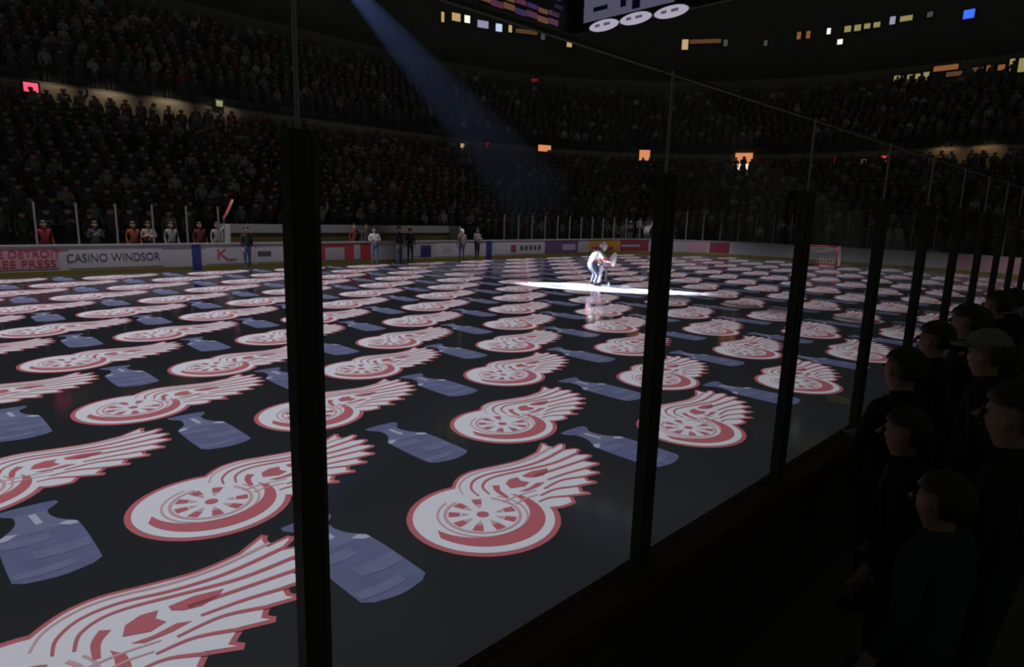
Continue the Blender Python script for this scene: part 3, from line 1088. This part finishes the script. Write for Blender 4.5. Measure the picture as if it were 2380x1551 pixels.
# folded programme held over the boards
bm = bmesh.new()
for k, (dx, dz, tilt) in enumerate(((-0.055, 0, 0.25), (0.055, -0.012, -0.15))):
    v = [bm.verts.new((dx + a * 0.05, b * 0.035, dz + (b * 0.012) + a * tilt * 0.03)) for a, b in ((-1, -1), (1, -1), (1, 1), (-1, 1))]
    f = bm.faces.new(v)
r = bmesh.ops.extrude_face_region(bm, geom=list(bm.faces))
bmesh.ops.translate(bm, verts=[g for g in r['geom'] if isinstance(g, bmesh.types.BMVert)], vec=(0, 0, -0.006))
pg = link('folded_programme', bm_mesh(bm, 'folded_programme', mat('paper', (0.85, 0.80, 0.62), 0.8)))
pg.location = (3.72, 1.12, 1.64)
pg.rotation_euler = (0.5, 0.1, -0.8)
pg.scale = (0.6, 0.6, 0.6)
tag(pg, 'small cream folded programme held up at the near glass', 'programme')

# ------------------------------------------------------------------ goaltender in the spotlight
gk = empty('person', SKATER, math.atan2(-0.55, 0.83) + PI / 2)
tag(gk, 'goaltender in white and red gear gliding through the bright pool of light', 'person')
M_JW = mat('jersey_white', (0.62, 0.60, 0.60), 0.8, 0.2)
M_JR = mat('jersey_red', (0.48, 0.05, 0.06), 0.8, 0.2)
M_PANT = mat('pants_dark', (0.05, 0.055, 0.09), 0.8, 0.2)
M_PAD = mat('pad_white', (0.42, 0.46, 0.56), 0.6, 0.3)
M_STICK = mat('stick', (0.20, 0.19, 0.19), 0.5)
M_STEEL = mat('steel', (0.5, 0.5, 0.52), 0.3, 0.5, 0.8)
J = {'pelvis': ((0, 0.16, 0.80), 0.20), 'waist': ((0, 0.08, 0.97), 0.19), 'chest': ((0, -0.08, 1.17), 0.22), 'collar': ((0, -0.17, 1.32), 0.12),
     'neck': ((0, -0.21, 1.38), 0.07), 'jaw': ((0, -0.25, 1.41), 0.08), 'head': ((0, -0.26, 1.46), 0.10), 'crown': ((0, -0.26, 1.54), 0.08),
     'shoulder_l': ((-0.25, -0.10, 1.25), 0.12), 'elbow_l': ((-0.40, -0.22, 1.02), 0.10), 'wrist_l': ((-0.34, -0.46, 0.95), 0.07), 'hand_l': ((-0.33, -0.55, 0.95), 0.06),
     'shoulder_r': ((0.25, -0.10, 1.25), 0.12), 'elbow_r': ((0.42, -0.12, 1.00), 0.10), 'wrist_r': ((0.40, -0.36, 0.86), 0.07), 'hand_r': ((0.40, -0.45, 0.84), 0.06)}
for sx, n in ((-1, 'l'), (1, 'r')):
    J['hip_' + n] = ((0.14 * sx, 0.14, 0.76), 0.16)
    J['knee_' + n] = ((0.20 * sx, -0.08, 0.44), 0.10)
    J['ankle_' + n] = ((0.20 * sx, 0.06, 0.12), 0.06)
    J['toe_' + n] = ((0.22 * sx, -0.14, 0.085), 0.05)
me = skin_mesh(J, EDGES, 1)
for m in (M_JW, M_SKIN, M_PANT, M_SKIN, M_BLACK):
    me.materials.append(m)
me.materials.append(M_JR)
for p in me.polygons:       # red band round the hem and the sleeves
    c = p.center
    if p.material_index == 0 and (0.84 < c.z < 0.97 and abs(c.x) < 0.26):
        p.material_index = 5
    if p.material_index == 0 and abs(c.x) > 0.30 and 0.98 < c.z < 1.06:
        p.material_index = 5
link('body', me, gk)
bm = bmesh.new()
bmesh.ops.create_uvsphere(bm, u_segments=16, v_segments=12, radius=1)
for v in bm.verts:
    v.co = Vector((v.co.x * 0.125, v.co.y * 0.15 - 0.01, v.co.z * 0.155))
    if v.co.y < -0.03 and v.co.z < 0:
        v.co.z *= 1.25
mk = link('mask', bm_mesh(bm, 'mask', mat('mask_white', (0.62, 0.60, 0.64), 0.4), True), gk)
mk.location = (0, -0.27, 1.50)
bm = bmesh.new()
for k in range(-2, 3):
    add_tube(bm, [(0.09 * math.sin(t), -0.02 - 0.155 * math.cos(t), 0.03 * k - 0.02) for t in [-0.9 + 0.3 * q for q in range(7)]], 0.006, 5)
for k in (-1, 0, 1):
    add_tube(bm, [(0.045 * k, -0.172, 0.05), (0.045 * k, -0.178, -0.09)], 0.006, 5)
link('cage', bm_mesh(bm, 'cage', M_STEEL), mk)
for sx in (-1, 1):
    lp = link('leg_pad', box_mesh('leg_pad', (0, 0, 0), (0.27, 0.13, 0.70), M_PAD, bevel=0.05), gk)
    lp.location = (0.20 * sx, -0.13, 0.47)
    lp.rotation_euler = (0.16, 0, 0.12 * sx)
    for k in range(3):
        link('pad_roll', box_mesh('pad_roll', (0, -0.07, -0.2 + 0.2 * k), (0.25, 0.03, 0.05), M_JR if k == 1 else M_PAD, bevel=0.012), lp)
    bm = bmesh.new()
    add_box(bm, (0.21 * sx, -0.04, 0.07), (0.09, 0.30, 0.08))
    bmesh.ops.bevel(bm, geom=list(bm.edges), offset=0.02, segments=2, affect='EDGES')
    sk = link('skate', bm_mesh(bm, 'skate', M_BLACK), gk)
    link('blade', box_mesh('blade', (0.21 * sx, -0.05, 0.014), (0.012, 0.32, 0.028), M_STEEL), sk)
bk = link('blocker', box_mesh('blocker', (0, 0, 0), (0.22, 0.08, 0.40), M_PAD, bevel=0.03), gk)
bk.location = (0.42, -0.50, 0.92)
bk.rotation_euler = (-0.35, 0, 0.2)
bm = bmesh.new()
bmesh.ops.create_uvsphere(bm, u_segments=14, v_segments=10, radius=1)
for v in bm.verts:
    v.co = Vector((v.co.x * 0.17, v.co.y * 0.09 + 0.25 * v.co.x ** 2 * 0.4, v.co.z * 0.23))
cg = link('catching_glove', bm_mesh(bm, 'catching_glove', M_JW, True), gk)
cg.location = (-0.33, -0.62, 1.02)
cg.rotation_euler = (0.2, 0.2, 0)
cg.scale = (1.1, 1.0, 1.2)
bm = bmesh.new()
add_tube(bm, [(0.40, -0.46, 1.05), (0.42, -0.56, 0.60)], 0.02, 6)
add_box(bm, (0.43, -0.60, 0.36), (0.03, 0.09, 0.55))
add_box(bm, (0.30, -0.66, 0.05), (0.32, 0.03, 0.09))
link('goal_stick', bm_mesh(bm, 'goal_stick', M_STICK), gk)

# ------------------------------------------------------------------ goal at the far end
gl_ = empty('goal', (41.0, 14.4, 0))
tag(gl_, 'red framed hockey goal with white net at the far end', 'goal')
M_GRED = mat('goal_red', (0.45, 0.03, 0.035), 0.4)
M_NET = mat('net_white', (0.75, 0.72, 0.72), 0.8)
for sy in (-1, 1):
    bm = bmesh.new()
    add_tube(bm, [(0, 0.915 * sy, 0), (0, 0.915 * sy, 1.22)], 0.04)
    link('goal_post', bm_mesh(bm, 'goal_post', M_GRED, True), gl_)
bm = bmesh.new()
add_tube(bm, [(0, -0.95, 1.22), (0, 0.95, 1.22)], 0.04)
link('crossbar', bm_mesh(bm, 'crossbar', M_GRED, True), gl_)
bm = bmesh.new()
arc = [(0, 0.915), (0.5, 0.98), (0.95, 0.70), (1.1, 0.0), (0.95, -0.70), (0.5, -0.98), (0, -0.915)]
add_tube(bm, [(x, y, 0.04) for x, y in arc], 0.035)
link('base_frame', bm_mesh(bm, 'base_frame', M_GRED, True), gl_)
bm = bmesh.new()
arc2 = smooth_line(arc, 4)
for k in range(10):
    z = 0.06 + 1.16 * k / 9
    sh = 1 - 0.55 * (k / 9) ** 2
    add_tube(bm, [(x * sh, y, z) for x, y in arc2], 0.010, 4)
for i in range(0, len(arc2)):
    x, y = arc2[i]
    add_tube(bm, [(x * (1 - 0.55 * (k / 6) ** 2), y, 0.06 + 1.16 * k / 6) for k in range(7)], 0.010, 4)
for q in range(8):
    y = -0.85 + 1.7 * q / 7
    add_tube(bm, [(0, y, 1.23), (0.48, y * 0.95, 1.22)], 0.010, 4)
for q in range(3):
    bx = 0.08 + 0.09 * q
    add_box(bm, (bx + 0.1, 0, 1.2), (0.012, 1.7, 0.012))
link('net', bm_mesh(bm, 'net', M_NET), gl_)
# ------------------------------------------------------------------ players' bench across the ice
M_LEDGE = mat('bench_pale', (0.34, 0.33, 0.34), 0.7, noise=0.1, nscale=2)
M_OCHRE = mat('bench_ochre', (0.12, 0.085, 0.03), 0.7, noise=0.3, nscale=2)
pb = empty('players_bench', (17.2, 28.5, 0.12))
tag(pb, "long pale players' bench wall behind the far boards", 'bench')
link('wall_ledge', box_mesh('wall_ledge', (0, 0.3, 1.50), (12.8, 0.08, 0.40), M_LEDGE, bevel=0.02), pb)
link('wall_panel', box_mesh('wall_panel', (0, 0.34, 0.65), (12.8, 0.08, 1.30), M_OCHRE), pb)
link('seat_plank', box_mesh('seat_plank', (0, 0.08, 0.46), (12.6, 0.32, 0.05), M_OCHRE, bevel=0.01), pb)
for k in range(6):
    link('leg', box_mesh('leg', (-6.0 + 2.4 * k, 0.08, 0.22), (0.08, 0.30, 0.44), M_BLACK), pb)
for x in (-6.4, 6.4):
    link('end_wall', box_mesh('end_wall', (x, -0.15, 0.85), (0.08, 1.0, 1.70), M_LEDGE), pb)

# ------------------------------------------------------------------ hanging scoreboard: open square of lit panels seen from below
sb = empty('scoreboard', (17.9, 14.6, 10.0))
tag(sb, 'hanging scoreboard over centre ice with purple and lilac lit panels', 'scoreboard')
SX, SY = 3.8, 3.9
for (cx, cy, lx, ly) in ((0, SY, 2 * SX, 0.16), (0, -SY, 2 * SX, 0.16), (SX, 0, 0.16, 2 * SY), (-SX, 0, 0.16, 2 * SY)):
    link('side_panel', box_mesh('side_panel', (cx, cy, 1.6), (lx, ly, 3.2), M_BLACK), sb)
link('top_plate', box_mesh('top_plate', (0, 0, 3.3), (2 * SX, 2 * SY, 0.2), M_BLACK), sb)
for sx in (-1, 1):
    for sy in (-1, 1):
        bm = bmesh.new()
        add_tube(bm, [(3 * sx, 3 * sy, 3.4), (3 * sx, 3 * sy, 18)], 0.05)
        link('cable', bm_mesh(bm, 'cable', M_BLACK), sb)
G_PUR = glow('lit_purple', (0.20, 0.12, 0.42), 0.16)
G_ORG = glow('lit_orange', (0.62, 0.30, 0.16), 0.16)
G_MAG = glow('lit_magenta', (0.45, 0.16, 0.30), 0.14)
G_LIL = glow('lit_lilac', (0.42, 0.40, 0.62), 0.16)
G_OVAL = glow('lit_oval', (0.86, 0.80, 1.0), 0.42)
G_DIM = glow('lit_dim', (0.10, 0.10, 0.22), 0.10)
yy = SY - 0.09
cols = [G_PUR, G_ORG, G_MAG, G_ORG, G_PUR, G_MAG, G_ORG, G_MAG]
for k in range(8):
    x0 = -2.2 + 0.62 * k
    link('sign_strip', box_mesh('sign_strip', (x0 + 0.28, yy, 0.16 + (0.05 if k % 2 else 0)), (0.58, 0.04, 0.20), cols[k]), sb)
    link('sign_strip', box_mesh('sign_strip', (x0 + 0.28, yy, 0.48 + (0.04 if k % 3 else 0)), (0.54, 0.04, 0.16), cols[(k + 3) % 8]), sb)
for k in range(4):
    link('sign_strip', box_mesh('sign_strip', (2.55 + 0.16 * (k % 2), yy, 0.55 + 0.28 * k), (0.50, 0.04, 0.12), G_DIM), sb)
xx = SX - 0.09
pl = link('sign_panel', box_mesh('sign_panel', (xx, 1.2, 1.10), (0.03, 4.2, 1.5), G_LIL), sb)
for (y, z, w, h) in ((2.6, 1.25, 0.9, 0.16), (2.45, 0.75, 0.7, 0.16), (2.7, 1.6, 0.8, 0.12), (1.35, 1.0, 0.25, 0.8), (0.75, 0.6, 0.35, 0.35), (0.2, 1.3, 0.9, 0.14), (-0.3, 0.9, 0.5, 0.3)):
    link('sign_mark', box_mesh('sign_mark', (xx - 0.025, y, z), (0.03, w, h), M_ADNAV), pl)
for (y, z) in ((2.2, 0.06), (0.70, 0.05), (-0.85, 0.0)):
    bm = bmesh.new()
    A_ = [bm.verts.new((0, 0.70 * math.cos(t), 0.20 * math.sin(t))) for t in [2 * PI * k / 28 for k in range(28)]]
    f = bm.faces.new(A_)
    r = bmesh.ops.extrude_face_region(bm, geom=[f])
    bmesh.ops.translate(bm, verts=[g for g in r['geom'] if isinstance(g, bmesh.types.BMVert)], vec=(0.08, 0, 0))
    ov = link('oval_sign', bm_mesh(bm, 'oval_sign', G_OVAL), sb)
    ov.location = (xx - 0.12, y, z)
    for (dy, w) in ((0.28, 0.22), (-0.18, 0.30)):
        link('oval_lettering', box_mesh('oval_lettering', (-0.01, dy, 0.02), (0.02, w, 0.10), G_LIL), ov)

# ------------------------------------------------------------------ lit windows of the suites, signs and lamps
GL = {'amber': glow('win_amber', (0.95, 0.62, 0.28), 0.55), 'white': glow('win_white', (1.0, 0.97, 0.86), 1.1), 'blue': glow('win_blue_white', (0.62, 0.72, 1.0), 0.9),
      'lilac': glow('win_lilac', (0.55, 0.56, 0.80), 0.50), 'brown': glow('win_brown', (0.55, 0.27, 0.09), 0.16), 'orange': glow('win_orange', (0.80, 0.30, 0.10), 0.28),
      'yellow': glow('win_yellow', (0.72, 0.62, 0.22), 0.38), 'deep': glow('lamp_blue', (0.05, 0.18, 1.0), 0.95), 'dull': glow('win_dull', (0.40, 0.38, 0.32), 0.14),
      'red': glow('sign_red', (1.0, 0.08, 0.14), 0.85), 'dimred': glow('sign_dim_red', (0.6, 0.03, 0.06), 0.22), 'flame': glow('lamp_orange', (1.0, 0.36, 0.14), 0.75),
      'rosy': glow('sign_rosy', (1.0, 0.10, 0.22), 1.1), 'pale': glow('lamp_pale', (1.0, 0.86, 0.70), 1.2), 'green': glow('lamp_olive', (0.55, 0.58, 0.25), 0.30)}


def lit_box(name, s, d, z, w, h, col, label, cat, group=None, frame=True, depth=0.12):
    x, y, nx, ny = ringpt(s, d)
    e = empty(name, (x, y, z - h / 2), math.atan2(ny, nx) - PI / 2)
    tag(e, label, cat, group)
    link('pane', box_mesh('pane', (0, 0, h / 2), (w, 0.05, h), GL[col], bevel=0.01), e)
    if frame:
        b = bmesh.new()
        for (cx, cz, sx, sz) in ((0, -0.04, w + 0.16, 0.08), (0, h + 0.04, w + 0.16, 0.08), (-w / 2 - 0.04, h / 2, 0.08, h), (w / 2 + 0.04, h / 2, 0.08, h)):
            add_box(b, (cx, 0.02, cz), (sx, depth, sz))
        add_box(b, (0, 0.085, h / 2), (w + 0.1, 0.05, h + 0.1))
        link('frame', bm_mesh(b, 'frame', M_BLACK), e)
    return e


G1 = 'lit suite windows high on the back wall'
D = 31.05
for (s, z, w, h, c, lab) in [
    (38.48, 23.0, 0.35, 1.0, 'amber', 'narrow amber suite window, leftmost of the high lit row'),
    (38.82, 23.25, 1.0, 0.8, 'amber', 'wide amber suite window beside the leftmost narrow one'),
    (39.10, 23.25, 0.65, 0.75, 'white', 'bright white suite window left of the lilac screen'),
    (39.50, 23.0, 1.3, 0.75, 'lilac', 'pale lilac lit screen in the high suite row'),
    (39.91, 22.9, 0.75, 0.8, 'blue', 'bright blue white lamp in the high suite row'),
    (40.20, 22.95, 0.4, 0.75, 'amber', 'small amber suite window right of the blue white lamp'),
    (40.62, 22.85, 2.6, 0.45, 'brown', 'long dim brown suite window under the scoreboard'),
    (41.04, 22.55, 0.5, 0.75, 'dull', 'dull suite window at the right end of the brown one'),
    (41.72, 22.15, 0.6, 1.0, 'amber', 'amber suite window below the scoreboard corner'),
    (44.60, 22.3, 0.7, 1.1, 'amber', 'tall amber suite window right of the first thin glass post'),
    (45.08, 22.6, 3.4, 0.45, 'brown', 'long brown suite window right of the tall amber one'),
    (45.56, 22.35, 0.45, 0.7, 'dull', 'dull suite window ending the right brown one'),
    (46.48, 22.1, 0.35, 0.6, 'dull', 'faint lone suite window high at upper right'),
    (47.20, 22.6, 0.4, 0.75, 'orange', 'left window of an orange pair high at upper right'),
    (47.40, 22.6, 0.4, 0.75, 'orange', 'right window of an orange pair high at upper right'),
    (47.83, 22.75, 0.35, 0.6, 'white', 'small white suite lamp left of the yellow windows'),
    (48.09, 21.55, 0.5, 0.5, 'white', 'white lamp hung below the yellow suite windows'),
    (48.22, 22.75, 0.62, 0.6, 'yellow', 'first of the four yellow suite windows at upper right'),
    (48.42, 22.75, 0.62, 0.6, 'yellow', 'second of the four yellow suite windows at upper right'),
    (48.61, 22.8, 0.58, 0.5, 'yellow', 'third of the four yellow suite windows at upper right'),
    (48.80, 22.8, 0.6, 0.5, 'yellow', 'fourth of the four yellow suite windows at upper right'),
    (49.10, 23.0, 0.5, 0.75, 'lilac', 'pale lilac suite lamp right of the yellow windows'),
    (49.36, 23.0, 1.1, 0.5, 'yellow', 'yellow suite window at the right end of the high row'),
    (49.80, 23.0, 0.5, 0.5, 'dull', 'faint grey suite window past the high yellow row'),
    (52.80, 22.45, 0.9, 0.8, 'deep', 'saturated blue lamp high at the upper right'),
]:
    lit_box('suite_window', s, D, z, w, h, c, lab, 'window', G1)
G2 = 'lit openings along the upper fascia at right'
for i, (s, z, w, h, c, lab) in enumerate([
    (49.70, 16.1, 0.8, 0.6, 'yellow', 'leftmost yellow opening on the lower right fascia row'),
    (50.12, 16.0, 0.45, 0.75, 'yellow', 'second yellow opening on the lower right fascia row'),
    (50.78, 16.0, 0.45, 0.75, 'yellow', 'third yellow opening on the lower right fascia row'),
    (51.45, 16.05, 0.48, 0.75, 'yellow', 'fourth yellow opening on the lower right fascia row'),
    (52.9, 16.6, 1.9, 0.45, 'orange', 'long orange opening above the right fascia'),
    (53.6, 16.0, 1.2, 0.4, 'brown', 'dim brown opening under the long orange one'),
    (55.3, 16.15, 0.8, 0.4, 'brown', 'dim brown opening right of the long orange one'),
    (56.2, 16.15, 0.5, 0.5, 'orange', 'small orange opening right of the dim brown one'),
    (57.0, 16.1, 0.5, 0.45, 'orange', 'last small orange opening before the frame edge'),
    (57.7, 16.2, 0.35, 1.0, 'yellow', 'tall narrow yellow opening near the right edge'),
    (58.5, 16.1, 0.7, 1.1, 'yellow', 'tall yellow opening cut by the right frame edge'),
]):
    lit_box('fascia_opening', s, 25.05, z, w, h, c, lab, 'window', G2)
G3 = 'signs and lamps on the walkway wall'
for (nm, s, z, w, h, c, lab, cat) in [
    ('exit_sign', 6.64, 8.28, 0.62, 0.45, 'rosy', 'bright pinkish red sign on the walkway wall at far left', 'sign'),
    ('wall_lamp', 5.1, 8.05, 0.5, 0.45, 'orange', 'dim orange lamp at the left frame edge', 'lamp'),
    ('wall_lamp', 16.06, 8.75, 0.40, 0.35, 'green', 'small olive yellow lamp above the walkway wall', 'lamp'),
    ('wall_lamp', 35.67, 7.75, 0.50, 0.95, 'amber', 'tall amber lamp below the spotlight beam', 'lamp'),
    ('exit_sign', 37.2, 8.3, 0.5, 0.5, 'dimred', 'small dim red sign right of the tall amber lamp', 'sign'),
    ('wall_lamp', 39.4, 8.55, 1.3, 0.55, 'flame', 'wide orange lamp above the goaltender', 'lamp'),
    ('exit_sign', 43.05, 8.4, 1.0, 0.95, 'flame', 'square orange sign left of the second thin glass post', 'sign'),
    ('exit_sign', 49.24, 7.95, 0.45, 0.5, 'dimred', 'small dim red sign right of the lit portal', 'sign'),
    ('wall_lamp', 50.3, 7.7, 0.45, 0.5, 'dull', 'faint grey lamp between two red signs', 'lamp'),
    ('exit_sign', 51.9, 7.85, 0.55, 0.6, 'red', 'bright red sign near the end of the glass line', 'sign'),
]:
    lit_box(nm, s, 14.6, z, w, h, c, lab, cat, G3)
lit_box('exit_sign', 40.4, 25.0, 16.5, 0.8, 0.35, 'dimred', 'faint red sign on the upper fascia', 'sign')
# lit portal with two lamps at its foot
x, y, nx, ny = ringpt(46.38, 14.6)
pt = empty('lit_portal', (x - 0.1 * nx, y - 0.1 * ny, 7.1), math.atan2(ny, nx) - PI / 2)
tag(pt, 'glowing orange portal with two pale lamps at its foot', 'portal')
link('opening', box_mesh('opening', (0, 0.05, 1.0), (1.5, 0.05, 1.2), GL['flame']), pt)
for sx in (-1, 1):
    link('jamb', box_mesh('jamb', (0.85 * sx, 0, 0.9), (0.14, 0.16, 1.7), M_WALL), pt)
    link('lamp', box_mesh('lamp', (0.55 * sx, -0.05, 0.38), (0.6, 0.1, 0.5), GL['pale'], bevel=0.04), pt)
link('lintel', box_mesh('lintel', (0, 0, 1.72), (1.85, 0.16, 0.12), M_WALL), pt)
link('centre_post', box_mesh('centre_post', (0.05, -0.01, 0.75), (0.28, 0.12, 1.0), mat('portal_red', (0.4, 0.02, 0.02), 0.6)), pt)

# shaded wall washers under the upper stand
for s, e, c in ((7.6, 26, (1.0, 0.80, 0.58)), (10.2, 40, (1.0, 0.80, 0.58)), (13.2, 44, (1.0, 0.80, 0.58)), (16.2, 22, (1.0, 0.82, 0.66)), (56.0, 26, (1.0, 0.66, 0.34)), (58.6, 26, (1.0, 0.66, 0.34)), (61.0, 20, (1.0, 0.66, 0.34))):
    x, y, nx, ny = ringpt(s, 14.05)
    w_ = empty('wall_washer', (x, y, 9.3), math.atan2(ny, nx) - PI / 2)
    tag(w_, 'small shaded lamp washing the beige walkway wall', 'lamp', 'shaded lamps above the walkway wall')
    b = bmesh.new()
    for (cx, cy, cz, sx, sy, sz) in ((0, 0, 0.12, 0.5, 0.24, 0.02), (0, -0.12, 0, 0.5, 0.02, 0.26), (-0.25, 0, 0, 0.02, 0.24, 0.26), (0.25, 0, 0, 0.02, 0.24, 0.26)):
        add_box(b, (cx, cy, cz), (sx, sy, sz))
    link('shade', bm_mesh(b, 'shade', M_BLACK), w_)
    d_ = bpy.data.lights.new('washer_light', 'SPOT')
    d_.energy = e
    d_.color = c
    d_.spot_size = math.radians(120)
    d_.spot_blend = 0.8
    d_.shadow_soft_size = 0.05
    lo = bpy.data.objects.new('washer_light', d_)
    COL.objects.link(lo)
    px, py, _, _ = ringpt(s, 14.75)
    aim(lo, (x, y, 9.3), (px, py, 7.9))

# ------------------------------------------------------------------ the follow spots and the hazy blue beam
for nm, L_, T_, lab in (('follow_spot', BEAM, SKATER, 'follow spot lamp high over the far stand sending the blue beam'), ('follow_spot', FOLLOW, SKATER, 'follow spot lamp high over the far stand, left of the frame')):
    e = empty(nm, L_)
    tag(e, lab, 'spotlight')
    dv = (Vector(T_) - Vector(L_)).normalized()
    e.rotation_euler = dv.to_track_quat('-Z', 'Y').to_euler()
    bm = bmesh.new()
    n = 20
    rings_ = [(0.26, 0.55), (0.26, -0.35), (0.24, -0.35), (0.24, 0.5)]
    vv = [[bm.verts.new((r_ * math.cos(2 * PI * k / n), r_ * math.sin(2 * PI * k / n), z_)) for k in range(n)] for r_, z_ in rings_]
    for a, b in zip(vv, vv[1:]):
        for k in range(n):
            bm.faces.new((a[k], a[(k + 1) % n], b[(k + 1) % n], b[k]))
    bm.faces.new(vv[0])
    link('barrel', bm_mesh(bm, 'barrel', M_BLACK), e)
    bm = bmesh.new()
    add_tube(bm, [(-0.3, 0, 0.1), (-0.3, 0.5, 0.1), (0.3, 0.5, 0.1), (0.3, 0, 0.1)], 0.03)
    link('yoke', bm_mesh(bm, 'yoke', M_BLACK), e)

hz = bpy.data.materials.new('haze')
hz.use_nodes = True
hn = hz.node_tree
hn.nodes.remove(hn.nodes['Principled BSDF'])
vs_ = hn.nodes.new('ShaderNodeVolumeScatter')
vs_.inputs['Color'].default_value = (0.8, 0.9, 1, 1)
vs_.inputs['Density'].default_value = 0.06
vs_.inputs['Anisotropy'].default_value = 0.0
hn.links.new(vs_.outputs[0], hn.nodes['Material Output'].inputs['Volume'])
dv = (Vector((19.2, 14.6, 0.6)) - BEAM)
Lb = dv.length
bm = bmesh.new()
n = 20
t1_ = math.tan(math.radians(2.25))
va = [[bm.verts.new((r_ * math.cos(2 * PI * k / n), r_ * math.sin(2 * PI * k / n), -z_)) for k in range(n)] for r_, z_ in ((0.7 * t1_ + 0.02, 0.7), ((Lb - 4.5) * t1_, Lb - 4.5))]
for k in range(n):
    bm.faces.new((va[0][k], va[0][(k + 1) % n], va[1][(k + 1) % n], va[1][k]))
bm.faces.new(va[0][::-1])
bm.faces.new(va[1])
hb = link('light_beam', bm_mesh(bm, 'light_beam', hz))
rc.objects.link(hb)
for c in rc.collection_objects:
    c.light_linking.link_state = 'EXCLUDE'
hb.location = BEAM
hb.rotation_euler = dv.to_track_quat('-Z', 'Y').to_euler()
tag(hb, 'faint blue spotlight beam slanting down through haze at upper left', 'light beam', None, 'stuff')
